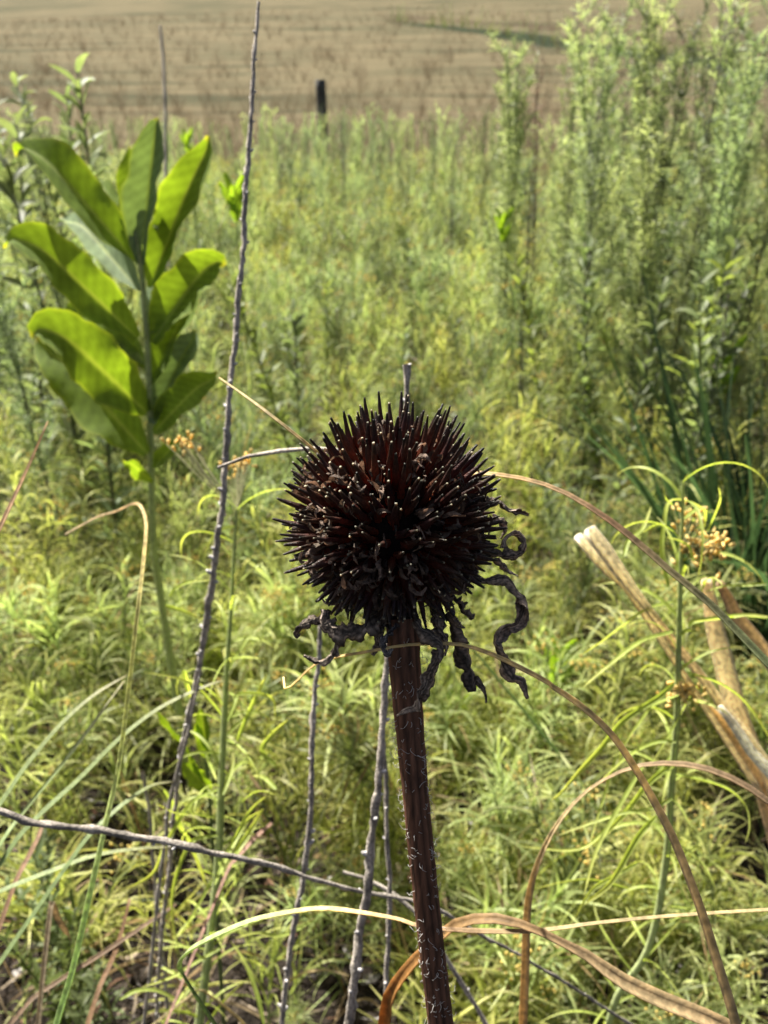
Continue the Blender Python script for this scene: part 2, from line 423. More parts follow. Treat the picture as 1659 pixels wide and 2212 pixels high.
petal(Q1([(370, 1560), (405, 1610), (408, 1670), (380, 1740), (310, 1778), (215, 1742)]), [.18, .179], [12, 16, 18, 14, 8, 4], tw=1.2)
petal(Q1([(860, 1540), (900, 1600), (1000, 1670), (1015, 1730), (960, 1830), (915, 1950), (865, 2030), (800, 2060), (760, 2090)]), [.176, .175, .178, .18], [14, 22, 26, 24, 20, 24, 26, 22, 6], tw=2.6, n=70, label='petal hanging down against the stem')
petal(Q1([(1050, 1500), (1090, 1600), (1110, 1700), (1165, 1800), (1190, 1930), (1215, 1870), (1255, 1920), (1275, 2015)]), [.184, .188, .187], [24, 32, 34, 28, 24, 16, 18, 6], tw=2.0, n=70)
petal(Q1([(760, 1560), (700, 1620), (670, 1680), (700, 1730), (730, 1700)]), [.178, .177], [10, 14, 10, 6], cols=((.12, .11, .11), (.2, .19, .18)), tw=2)
petal(Q1([(700, 1540), (640, 1600), (650, 1680), (615, 1740)]), [.181, .181], [12, 24, 18, 6], tw=1.5)
petal(Q1([(1060, 1460), (1090, 1530), (1120, 1570), (1150, 1580)]), [.182, .183], [18, 16, 8, 3], tw=1)
petal(Q1([(1110, 1420), (1150, 1490), (1190, 1520), (1205, 1500)]), [.183, .185], [18, 22, 14, 5], tw=1)
petal(Q1([(980, 1500), (1010, 1600), (1045, 1680), (1035, 1740)]), [.181, .183], [18, 24, 18, 6], tw=1.2)
# bracts round the base of the head
mb_n = 0
for k in range(18):
    a = k / 18 * 2 * pi + rng.normal() * .1
    d = np.array([cos(a), sin(a), 0])
    b0 = HC + d * .0035 + np.array([0, 0, -.0135]); L_ = rng.uniform(.006, .011)
    pts = spline([b0, b0 + d * L_ * .5 + np.array([0, 0, -.001]), b0 + d * L_ * .85 + np.array([0, 0, -.0035]), b0 + d * L_ * .9 + rng.normal(size=3) * .001 + np.array([0, 0, -.0075])], 16)
    mb = MB(); mb.ribbon(pts, np.interp(np.linspace(0, 1, 16), [0, .3, .8, 1], [.0026, .0030, .0018, .0003]), ((.07, .055, .042), (.10, .085, .07)), up=(0, 0, 1),
                         twist=np.linspace(0, rng.normal() * 1.0, 16), cross=5, cup=.4, wave=9, rng=rng)
    o = under(root, mb, 'bract', M_petal); md = o.modifiers.new('thick', 'SOLIDIFY'); md.thickness = .0002

# ------------------------------------------------------------------ grass blades lying across the view
def widths(n, w): return np.interp(np.linspace(0, 1, n), np.linspace(0, 1, len(w)), w)
def stroke3(pxs, ds):
    ds = np.interp(np.linspace(0, 1, len(pxs)), np.linspace(0, 1, len(ds)), ds)
    return [P(a[0], a[1], d) for a, d in zip(pxs, ds)], ds
def to_ground(p, prev, steps=3):
    """carry a blade on from its last point until it meets the soil"""
    d = nrm(p - prev); d = nrm(d + np.array([0, 0, -.35]))
    if d[2] > -.35: d = nrm(np.array([d[0], d[1], -.5]))
    out = []; gp = p.copy(); L_ = p[2] / -d[2]
    for k in range(1, steps + 1):
        q = p + d * L_ * k / steps
        if k == steps: q[2] = g0(q[0], q[1]) - .005
        out.append(q)
    return out
def blade(name, label, cat, pxs, ds, wpx, cols, root_end=None, root_start=None, mat_=None, cross=5, cup=.3, twist=0, n=150, up=(0, -.5, .85), thick=.00025, group=None, seedtwist=None):
    pts, dd = stroke3(pxs, ds)
    pts = [np.array(p) for p in pts]
    wv = [np.interp(k / (len(pxs) - 1), np.linspace(0, 1, len(wpx)), wpx) / FPX * dd[k] for k in range(len(pxs))]
    cv = lerpc(cols, np.linspace(0, 1, len(pxs))) * np.array([1.02, 1.04, .96])
    if root_end:
        ex = to_ground(pts[-1], pts[-2]); pts += ex; wv += [wv[-1]] * len(ex); cv = np.concatenate([cv, np.repeat(cv[-1:], len(ex), 0)])
    if root_start:
        ex = to_ground(pts[0], pts[1]); pts = ex[::-1] + pts; wv = [wv[0]] * len(ex) + wv; cv = np.concatenate([np.repeat(cv[:1], len(ex), 0), cv])
    P3 = spline(np.c_[np.array(pts), np.array(wv), cv], n)
    mb = MB()
    xyz = P3[:, :3]; ww = np.maximum(P3[:, 3], .0001)
    tw = np.interp(np.linspace(0, 1, n), np.linspace(0, 1, len(twist)), twist) if np.ndim(twist) else twist
    u0 = mb.n
    mb.ribbon(xyz, ww, (1, 1, 1), up=up, twist=tw + np.zeros(n), cross=cross, cup=cup)
    c = np.repeat(np.clip(P3[:, 4:7], .003, 1)[:, None], cross, 1)
    st_ = rng.uniform(.72, 1.22, cross); c = c * st_[None, :, None]
    mb.C[-1] = c.reshape(-1, 3).astype(np.float32)
    loc = xyz[np.argmin(xyz[:, 2])].copy(); loc[2] = max(loc[2], 0) if (root_end or root_start) else loc[2]
    o = mb.obj(name, mat_ or M_straw, loc=loc)
    md = o.modifiers.new('thick', 'SOLIDIFY'); md.thickness = thick
    return tag(o, label, cat, group)
TAN = (.36, .25, .13); BRN = (.16, .095, .05); GRN = (.15, .19, .075); STR = (.48, .38, .22); PINK = (.3, .21, .15)
blade('bent_grass', 'long blade arching from behind the seed head to the right edge, brown turning green', 'grass blade',
      Q5([(-150, 560), (-60, 535), (0, 535), (200, 560), (400, 615), (560, 695), (720, 800), (900, 940), (1080, 1100), (1300, 1280), (1450, 1430), (1659, 1650), (1850, 1850)]),
      [.235, .225, .215, .21], [6, 8, 8, 9, 12, 15, 16, 18, 20, 20], [(.8, .64, .38), (.55, .4, .23), (.22, .13, .075), (.2, .19, .10), (.2, .25, .12)], root_end=True, cup=.35, twist=(0, .3, .6, .9, .9))
blade('bent_grass', 'thin golden blade with a hooked tip passing right across the flower stem', 'grass blade',
      [(612, 1462), (616, 1488), (640, 1470), (672, 1440)] + Q1([(350, 1760), (600, 1715), (800, 1680), (950, 1672), (1120, 1675), (1300, 1730), (1450, 1800), (1622, 1890)]) + Q8([(730, 0), (850, 80), (980, 200), (1080, 340), (1150, 460), (1250, 650), (1330, 850), (1380, 990), (1430, 1150), (1520, 1450), (1600, 1800)]),
      [.20, .19, .176, .178, .182, .19, .2, .205, .21], [2, 3, 3.5, 4, 8, 10, 14, 16, 18, 20], [(.8, .66, .36), (.66, .52, .26), (.85, .68, .36), (.62, .5, .32), (.52, .42, .27)], root_end=True, cup=.3, n=220, twist=(0, -.2, -.3, -.4, -.5))
blade('bent_grass', 'pale green folded blade turning to straw, lying across the foot of the flower stem', 'grass blade',
      Q7([(1000, 1250), (880, 1070), (800, 950), (745, 860), (738, 815), (790, 760), (1000, 660), (1160, 620), (1320, 600), (1470, 615), (1640, 645)]) + Q8([(150, 1028), (280, 1045), (500, 1055), (680, 1050), (900, 1020), (1200, 990), (1659, 960), (1900, 950)]),
      [.30, .28, .26, .25, .235, .23, .235, .24, .25], [16, 18, 12, 22, 20, 16, 10, 13, 15, 9, 8, 7], [(.16, .2, .09), (.2, .26, .12), (.42, .48, .24), (.6, .46, .25), (.3, .2, .12), (.42, .34, .2), (.45, .36, .2)], root_start=True, n=220, cup=.25, twist=(0, 0, .5, 1, 1.2, 1.1, .8, .7))
blade('bent_grass', 'broad twisted brown blade arching behind the foot of the flower stem', 'grass blade',
      Q8([(0, 1560), (20, 1450), (40, 1330), (120, 1210), (230, 1100), (330, 1020), (480, 1000), (620, 1030), (750, 1090), (900, 1170), (1000, 1250), (1200, 1350), (1420, 1440), (1600, 1540)]),
      [.27, .25, .235, .235, .24], [30, 30, 27, 24, 22, 24, 18, 16, 30, 36, 36, 34], [(.42, .2, .06), (.38, .19, .06), (.3, .19, .09), (.3, .2, .11), (.55, .42, .25), (.48, .35, .2)], root_start=True, root_end=True, n=220, cup=.3, twist=(1.2, 1.1, .9, .3, -.2, -.5, -.7, -.6))
blade('bent_grass', 'orange brown blade rising at the lower right and bending over in a half circle', 'grass blade',
      Q8([(600, 1600), (610, 1450), (620, 1200), (630, 950), (660, 800), (740, 620), (850, 480), (960, 400), (1100, 345), (1250, 335), (1400, 360), (1540, 420), (1659, 500), (1760, 600)]),
      [.34, .32, .3, .29, .285, .28], [16, 18, 16, 12, 9, 5, 8, 16, 20, 22, 20], [(.6, .42, .22), (.6, .44, .24), (.6, .48, .29), (.42, .3, .18), (.26, .18, .11), (.22, .15, .09)], root_start=True, root_end=True, n=200, twist=(.3, .3, .5, .7, .8, .8))
blade('bent_grass', 'tall green and yellow blade bent over at its withered tip, at the left', 'grass blade',
      [(140, 1155), (185, 1130), (215, 1115), (250, 1105), (290, 1088), (305, 1095), (316, 1130), (312, 1200), (300, 1310)] + Q7([(490, 0), (440, 230), (380, 500), (300, 850), (235, 1070), (190, 1300)]),
      [.36, .345, .33, .31, .30, .30], [3, 4, 4, 5, 6, 8, 10, 13, 14, 15], [(.6, .52, .4), (.6, .5, .36), (.62, .48, .28), (.6, .5, .24), (.5, .55, .24), (.44, .54, .25), (.36, .47, .24)], root_end=True, n=200, twist=(-.2, -.4, -.6, -.7, -.7), cup=.5)
blade('bent_grass', 'short pinkish blade at the left edge of the meadow', 'grass blade', [(-60, 1260), (0, 1140), (30, 1075), (60, 1010), (103, 910)], [.3, .32], [9, 9, 7, 2], [(.42, .27, .18), (.45, .3, .16)], root_start=True)
blade('bent_grass', 'straight straw running down to the upper left of the seed head', 'grass blade', [(473, 815), (520, 848), (570, 885), (640, 940), (700, 990), (760, 1050), (830, 1170), (880, 1400), (910, 1750), (955, 2190)], [.24, .21, .215, .25, .28], [2, 5, 7, 7, 7], [(.5, .4, .22), (.46, .36, .2)], root_end=True)
blade('bent_grass', 'straight blue green blade slanting down to the right, out of focus behind the withered petals', 'grass blade', [(985, 1360), (1060, 1450), (1150, 1560), (1250, 1690), (1330, 1830)], [.52, .60, .70, .80, .86], [11, 12, 12], [(.3, .4, .24), (.28, .38, .22)], root_end=True, mat_=M_blade)
G3 = 'dull green blades leaning over the lower left corner'
for pts_, wd, lab in ((Q6([(-120, 1320), (0, 1150), (130, 960), (300, 760), (450, 630), (590, 545)]), [14, 14, 13, 10, 3], 'uppermost of the dull green blades leaning from the left edge'),
                 (Q6([(0, 1340), (110, 1185), (300, 950), (450, 750), (580, 570)]), [11, 11, 10, 3], 'dull green blade with a pink brown tip, leaning at the left'),
                 (Q6([(60, 1340), (200, 1185), (360, 1040), (560, 840), (760, 690), (1000, 580), (1050, 570)]), [14, 14, 13, 11, 8, 2], 'longest of the dull green blades, crossing behind the bent tip blade'),
                 (Q6([(380, 1340), (530, 1185), (640, 1100), (720, 1055), (810, 1040)]), [12, 12, 10, 3], 'short grey green blade curving over dark litter at the lower left'),
                 (Q7([(-100, 580), (0, 530), (200, 450), (400, 380), (620, 350), (700, 350)]), [11, 11, 9, 3], 'pale blade rising gently from the left edge under the twig')):
    blade('bent_grass', lab, 'grass blade', pts_, [.40, .42, .44], wd, [(.21, .27, .12), (.27, .32, .15), (.34, .31, .19)], root_start=True, group=G3, mat_=M_blade, twist=.5)
G4 = 'straws in the lower left litter'
for pts_, wd, c_, lab in ((Q7([(120, 980), (200, 920), (420, 780), (600, 660), (720, 580)]), [7, 8, 8, 4], PINK, 'pinkish straw slanting over the lower left litter'),
                     (Q7([(400, 940), (430, 870), (470, 780), (500, 680), (530, 560)]), [9, 9, 8, 4], (.28, .17, .1), 'reddish straw standing in the lower left litter'),
                     (Q7([(930, 440), (970, 390), (1040, 310), (1110, 250)]), [5, 8, 8, 5], (.42, .27, .22), 'pink straw behind the green stem'),
                     (Q7([(800, 935), (870, 965), (930, 1010), (1000, 1075), (1050, 1140)]), [3, 4, 5, 6], (.5, .42, .25), 'thin curved straw at the bottom edge'),
                     (Q7([(60, 500), (110, 400), (160, 300), (180, 240)]), [9, 10, 8, 5], (.32, .2, .13), 'red brown straw below the left end of the twig'),
                     (Q7([(210, 580), (240, 640), (275, 700), (290, 730)]), [10, 14, 10, 5], (.45, .36, .25), 'short pale straw in the lower left leaves')):
    blade('straw', lab, 'straw', pts_, [.47, .5], wd, [c_, c_], root_start=True, group=G4)

# stalks with torn sheaths at the right
def stalk(pxs, ds, wpx, cols, label, group, mat_=None, re=True, rs=False, name='broken_reed', n=160, cross=7, cup=.5):
    return blade(name, label, 'dry stalk', pxs, ds, wpx, cols, root_end=re, root_start=rs, mat_=mat_ or M_straw, cross=cross, cup=cup, n=n, group=group, thick=.0006, twist=(-.5, -.4, -.6))
PALE = (.84, .76, .6)
GK = 'thick pale dry stalks at the right edge'
stalk(Q5([(612, 862), (700, 975), (780, 1090), (865, 1205), (940, 1300), (1010, 1390), (1090, 1500), (1240, 1680), (1400, 1900), (1659, 2250)]), [.42, .43, .46], [26, 30, 22, 14, 15, 16, 17, 18], [(.85, .78, .68), PALE, (.7, .58, .42), PALE], 'pale dry stalk with a split open end, nearest the seed head', GK)
stalk(Q5([(548, 900), (640, 1005), (740, 1110), (845, 1215)]), [.425, .43], [16, 20, 20, 12], [(.85, .8, .72), (.75, .66, .5)], 'torn pale strip split off the end of the dry stalk', GK, re=True)
stalk(Q5([(1300, 1150), (1325, 1300), (1345, 1420), (1390, 1600), (1430, 1771), (1500, 2000), (1600, 2250), (1700, 2500)]), [.46, .47, .49], [18, 30, 38, 40, 40, 36], [(.75, .62, .46), PALE, (.75, .62, .46)], 'broad flat pale stalk standing at the right edge', GK)
stalk(Q5([(1370, 1170), (1420, 1260), (1480, 1380), (1570, 1500), (1659, 1620), (1760, 1750)]), [.48, .49], [14, 26, 32, 30], [(.45, .32, .2), (.6, .48, .32), (.7, .58, .42)], 'brown bent stalk touching the right edge', GK)
stalk(S4([(1270, 770), (1330, 840), (1390, 920), (1450, 1010), (1520, 1120), (1600, 1210), (1720, 1350), (1900, 1560)]), [.43, .43], [10, 16, 18, 20, 20], [(.6, .55, .5), (.86, .83, .78), (.88, .85, .8)], 'whitish striped stalk under the arching blade', GK)
stalk(S4([(1120, 720), (1200, 800), (1290, 900), (1380, 1000), (1450, 1120), (1530, 1270), (1600, 1420), (1680, 1700), (1750, 2000)]), [.46, .46], [10, 20, 24, 26, 26], [(.6, .46, .28), (.68, .53, .34), (.66, .52, .36)], 'tan stalk slanting between the white and the broad stalk', GK)

# grey dead stems studded with leaf scars
def twig(label, pxs, ds, wpx, root_end=True, root_start=False, n=150, nub=30, pale=.45, group=None):
    pts, dd = stroke3(pxs, ds); pts = [np.array(p) for p in pts]
    wv = [np.interp(k / (len(pxs) - 1), np.linspace(0, 1, len(wpx)), wpx) / FPX * dd[k] for k in range(len(pxs))]
    if root_end:
        ex = to_ground(pts[-1], pts[-2]); pts += ex; wv += [wv[-1]] * len(ex)
    P4 = spline(np.c_[np.array(pts), np.array(wv)], n)
    xyz, wd = P4[:, :3], np.maximum(P4[:, 3], .0003)
    xyz = xyz + np.cumsum(rng.normal(size=xyz.shape) * .00022, 0) * .7
    loc = xyz[-1].copy()
    mb = MB()
    bm_ = 1 + .7 * (rng.random((n, 9)) - .5) + (.35 * (rng.random((n, 1)) < .1))
    ga = rng.uniform(.55, 1.35, (n, 1)) * np.array([[.40, .355, .295]])
    mb.tube(xyz, wd / 2, (1, 1, 1), ns=9, bump=bm_, cap=False)
    c = np.repeat(ga[:, None], 9, 1) * rng.uniform(.6, 1.3, (1, 9, 1)); mb.C[-1] = c.reshape(-1, 3).astype(np.float32)
    nb = mb; tt = nrm(np.gradient(xyz, axis=0))
    for k in range(nub):
        i = int((k + rng.random()) / nub * (n - 2)); e = nrm(np.cross(tt[i], rng.normal(size=3)))
        r_ = wd[i] * rng.uniform(.16, .40)
        p = xyz[i] + e * wd[i] * .5
        nb.tube([p - e * r_, p + e * r_ * .8 - tt[i] * r_ * .4, p + e * r_ * 1.5 - tt[i] * r_ * 1.0], np.array([1.3, .95, .6]) * r_, (pale, pale * .96, pale * .93), ns=6)
        nb.ball(p + e * r_ * 1.2 - tt[i] * r_ * .8, r_ * .7, (.66, .62, .56), rng)
    return tag(mb.obj('dead_twig', M_wood, loc=loc), label, 'dead stem', group)
twig('tallest grey knobbly dead stem, rising left of centre to the top edge', [(559, 5), (551, 90), (543, 200), (535, 300), (527, 420), (524, 560), (514, 700), (502, 850), (492, 1000), (480, 1120), (462, 1230), (447, 1330), (432, 1430), (405, 1560), (385, 1680)],
     [.37, .37, .37, .38, .39, .42, .45], [6, 9, 11, 11, 12, 13, 13, 13, 12, 9], nub=110, n=320)
twig('grey dead stem showing its tip above the seed head and passing behind it', [(880, 787), (882, 830), (878, 900), (868, 1100), (850, 1300), (836, 1420)] + Q7([(1545, 0), (1520, 200), (1500, 350), (1480, 600), (1450, 800), (1420, 1070), (1400, 1250)]),
     [.285, .29, .30, .31, .32], [14, 12, 12, 14, 17, 19, 19, 20], nub=60, n=240)
twig('thin grey dead stem just left of the flower stem', Q7([(1570, -30), (1575, 60), (1580, 300), (1592, 600), (1580, 900), (1575, 1150)]), [.36, .38], [9, 10, 10], nub=34)
twig('grey dead stem dropping from under the left petals to the bottom edge', [(692, 1345), (688, 1420), (680, 1500), (672, 1600), (668, 1680)] + Q7([(1250, 300), (1220, 480), (1180, 700), (1150, 900), (1140, 1070), (1120, 1300)]), [.36, .37, .4], [9, 11, 12, 12, 12], nub=55, n=220)
twig('grey weathered twig lying slantwise from the left edge to the flower stem', [(-60, 1735)] + Q7([(0, 190), (60, 215), (150, 240), (280, 255), (400, 275), (560, 310), (760, 340), (860, 372), (960, 390), (1080, 425), (1200, 460), (1330, 495), (1450, 530), (1640, 560), (1760, 590)]),
     [.28, .29, .31, .34], [14, 17, 15, 14, 15, 12, 11, 9, 8, 7], nub=26, n=240)
twig('faint dead twig crossing behind the thin grey stems', Q7([(1400, 450), (1500, 480), (1600, 540), (1680, 600), (1760, 700)]), [.4, .4], [8, 9, 9], nub=6, n=60)
twig('short reddish dead stem standing over the dark gap at the lower left', S5([(125, 920), (150, 1050), (180, 1200), (200, 1400), (215, 1600)]), [.5, .53], [8, 7, 7], nub=5, n=60)
twig('very thin dark stem in front of the young yellow green shoot', S5([(600, 60), (560, 300), (500, 620), (440, 820), (380, 1040), (340, 1250)]), [.42, .45], [4, 6, 7, 8], nub=14, n=100)
twig('grey stem reaching out horizontally to the left of the seed head', [(470, 1010), (540, 985), (600, 976), (680, 970), (780, 990), (850, 1100), (880, 1400), (905, 1750), (950, 2200)], [.3, .29, .28, .29, .33], [6, 8, 8], nub=4, n=60)
twig('tall faint grey stem at the right of the meadow', [(1575, 600), (1570, 660), (1558, 740), (1520, 880), (1490, 1050), (1470, 1200)], [1.3, 1.5], [4, 5, 6], nub=10, n=80)
twig('long dead stem standing in front of the hillside at the upper left', [(346, 55), (352, 120), (356, 200), (357, 300), (358, 420)], [2.2, 2.2], [5, 7, 7], nub=8, n=60)

# ------------------------------------------------------------------ the broad-leaved milkweed
def broad_leaf(base, tip, wd, arch=.15, roll=0., bend=(0, 0, 0), curl=.25, n=26, cols=None, facing=None):
    base, tip = np.array(base, float), np.array(tip, float); ax = tip - base; L_ = np.linalg.norm(ax)
    tip_hook = np.array([0, 0, .05 * L_]) * np.sign(rng.normal())
    ctrl = [base, base + ax * .35 + np.array([0, 0, arch * L_ * .6]) + np.array(bend) * .5, base + ax * .7 + np.array([0, 0, arch * L_]) + np.array(bend), base + ax * .94 + np.array([0, 0, arch * L_ * .35]), tip + tip_hook]
    pts = spline(ctrl, n); kk = np.linspace(0, 1, n)
    prof = np.interp(kk, [0, .03, .12, .3, .55, .78, .91, .97, 1], [.14, .24, .60, .92, 1, .84, .48, .22, .03])
    prof = np.convolve(np.r_[prof[:1], prof, prof[-1:]], [.25, .5, .25], 'valid')
    cm_ = 15; u = np.linspace(-1, 1, cm_)
    t_ = nrm(np.gradient(pts, axis=0))
    fc = np.array(facing if facing is not None else (0.05, -1, .35)); side = nrm(np.cross(t_, fc)); nn = np.cross(side, t_)
    rl = roll + .18 * np.sin(kk * 5)
    s2 = side * np.cos(rl)[:, None] + nn * np.sin(rl)[:, None]; n2 = -side * np.sin(rl)[:, None] + nn * np.cos(rl)[:, None]
    W = wd * prof
    ph_ = rng.random() * 6
    lift = (curl + .25) * (np.abs(u)[None] ** 1.3) * W[:, None] * .75 + .085 * wd * np.sin(kk[:, None] * 14 + ph_ + 1.5 * np.sign(u)[None]) * np.abs(u)[None] ** 2
    lift = lift + .012 * wd * np.cos((kk[:, None] * 13 - np.abs(u)[None] * 1.6) * 2 * pi) * np.minimum(1, np.abs(u) * 3)[None] * prof[:, None]
    W = W * (1 + .05 * np.sin(kk * 23 + ph_) + .03 * rng.normal(size=n))
    g = pts[:, None] + s2[:, None] * (u[None, :, None] * W[:, None, None] / 2) + n2[:, None] * lift[..., None]
    c = np.ones((n, cm_, 3)) * np.array(cols if cols is not None else (.13, .185, .055))
    c = c * (1 + .17 * np.cos((kk[:, None] * 13 - np.abs(u)[None] * 1.6) * 2 * pi))[..., None]
    c[:, cm_ // 2] = (.22, .26, .09); c[:, [0, -1]] = np.array((.22, .26, .06))
    c[-1:] = (.3, .27, .07)
    mb = MB(); mb.grid(g, c); return mb
mw0 = PY(341, 1207, .72); mwroot = np.array([PY(350, 1400, .74)[0] + .01, .76, 0.])
milk = empty('milkweed', mwroot, 'tall leafy plant with broad upright yellow green leaves at the upper left', 'plant')
YM = .70
mst = spline([PY(292, 500, YM), PY(304, 572, YM), PY(312, 655, YM), PY(318, 740, YM), PY(322, 827, YM), PY(326, 946, YM + .005), PY(330, 1144, YM + .01), PY(341, 1250, YM + .02), mwroot], 50)
mb = MB(); mb.tube(mst, np.linspace(.0020, .0050, 50), [(.42, .48, .2), (.40, .46, .2), (.34, .40, .18)], ns=10); under(milk, mb, 'stem', M_stem)
LV = [ # base, tip, width px, dY of tip, arch, roll, curl
 ((292, 566), (33, 318), 84, .04, .10, -.5, .35), ((289, 528), (282, 326), 42, .03, .02, .5, .4), ((306, 570), (341, 238), 74, .00, .02, .15, .45),
 ((324, 622), (452, 312), 84, .02, .03, .25, .2), ((338, 500), (370, 402), 34, .07, .03, .2, .2), ((283, 512), (208, 392), 40, .08, .05, -.2, .2),
 ((302, 630), (134, 482), 66, .09, .10, -.4, .35), ((297, 730), (10, 518), 96, .00, .12, -.35, .2), ((326, 722), (364, 588), 58, .08, .02, .2, .4),
 ((328, 740), (484, 562), 104, .01, .10, .3, .15), ((329, 830), (440, 600), 74, .04, .04, .3, .25), ((329, 916), (424, 722), 74, .03, .05, .25, .3), ((318, 892), (68, 716), 118, -.02, .14, -.35, .15),
 ((318, 980), (84, 744), 118, .05, .06, -.2, .15), ((332, 934), (470, 815), 78, -.03, .06, .3, .1), ((314, 785), (218, 700), 60, .08, .08, -.2, .2),
 ((320, 800), (122, 694), 60, .10, .1, -.3, .2), ((332, 1010), (395, 960), 36, -.02, .08, .2, .2), ((330, 1040), (268, 1000), 34, -.03, .08, .2, .2)]
M_milk2 = mat('broad_leaf_not_backlit', .2, .7, (1.8, 2.0, .6), .25, 60, spec=.25, bump=.25, bscale=300)  # not-backlit look put into the colour: greyer, less translucent copy of the leaf
for li, (b, tp, wp, dy, ar, ro, cu) in enumerate(LV):
    bb, tp3 = PY(*b, YM), PY(*tp, YM + dy)
    d_ = np.linalg.norm((bb + tp3) / 2 - CAM)
    under(milk, broad_leaf(bb, tp3, wp / FPX * d_ * .98, ar, ro, (0, 0, 0), cu, cols=(.16, .21, .115) if li in (2, 6, 8, 11) else (.12, .17, .035)), 'leaf', M_milk2 if li in (2, 6, 8, 11) else M_milk)
# young shoot at the lower left
shroot = np.array([P(420, 1760, .6)[0], P(420, 1760, .6)[1], 0.])
sh = empty('young_milkweed', shroot, 'young yellow green shoot with few broad leaves, low beside the pale green stem', 'plant')
sb = P(452, 1715, .54)
mb = MB(); mb.tube(spline([P(440, 1600, .53), sb, shroot], 20), np.linspace(.001, .002, 20), (.14, .18, .07), ns=6); under(sh, mb, 'stem', M_stem)
for b, tp, wp, ro in (((405, 1610), (336, 1535), 22, .6), ((450, 1700), (404, 1615), 20, .9), ((455, 1708), (392, 1650), 40, -.3), ((450, 1640), (434, 1525), 36, .2), ((458, 1630), (424, 1560), 18, .6)):
    under(sh, broad_leaf(P(*b, .53), P(*tp, .52), wp / FPX * .53, .05, ro, cols=(.15, .21, .04)), 'leaf', M_milk)
# small bright shoots further back
for nm, px, py, Yv, hh, lab in (('young_milkweed', 508, 450, 1.5, .05, 'small bright green shoot just left of the tall grey stem'), ('young_milkweed', 1085, 500, 1.9, .045, 'bright upright leaves in the meadow right of centre'),
                              ('young_milkweed', 990, 1560, .8, .045, 'soft green leafy shoot right of the flower stem'), ('young_milkweed', 1205, 1450, .75, .04, 'pale green arching shoot between the long petal and the dry stalks'),
                              ('young_milkweed', 405, 315, 2.3, .035, 'leafy sprig rising just behind the tallest milkweed leaf'), ('young_milkweed', 1560, 820, 1.5, .06, 'dark broad shoot by the right edge of the meadow')):
    c0 = PY(px, py, Yv); rt = np.array([c0[0] + .01, c0[1] + .02, 0.])
    e = empty(nm, rt, lab, 'plant')
    mb = MB(); mb.tube(spline([c0 + np.array([0, 0, hh * .4]), c0, rt], 16), np.linspace(.001, .002, 16), (.14, .2, .06), ns=5); under(e, mb, 'stem', M_stem)
    for k in range(9):
        a = k * 2.4; d = np.array([cos(a) * .55, sin(a) * .5, .75 + .3 * rng.random()])
        b_ = c0 + np.array([0, 0, hh * (.35 - .11 * k)])
        under(e, broad_leaf(b_, b_ + d * hh * rng.uniform(.7, 1), hh * .24, .05, rng.normal() * .5, n=14, cols=(.15, .23, .05)), 'leaf', M_milk)

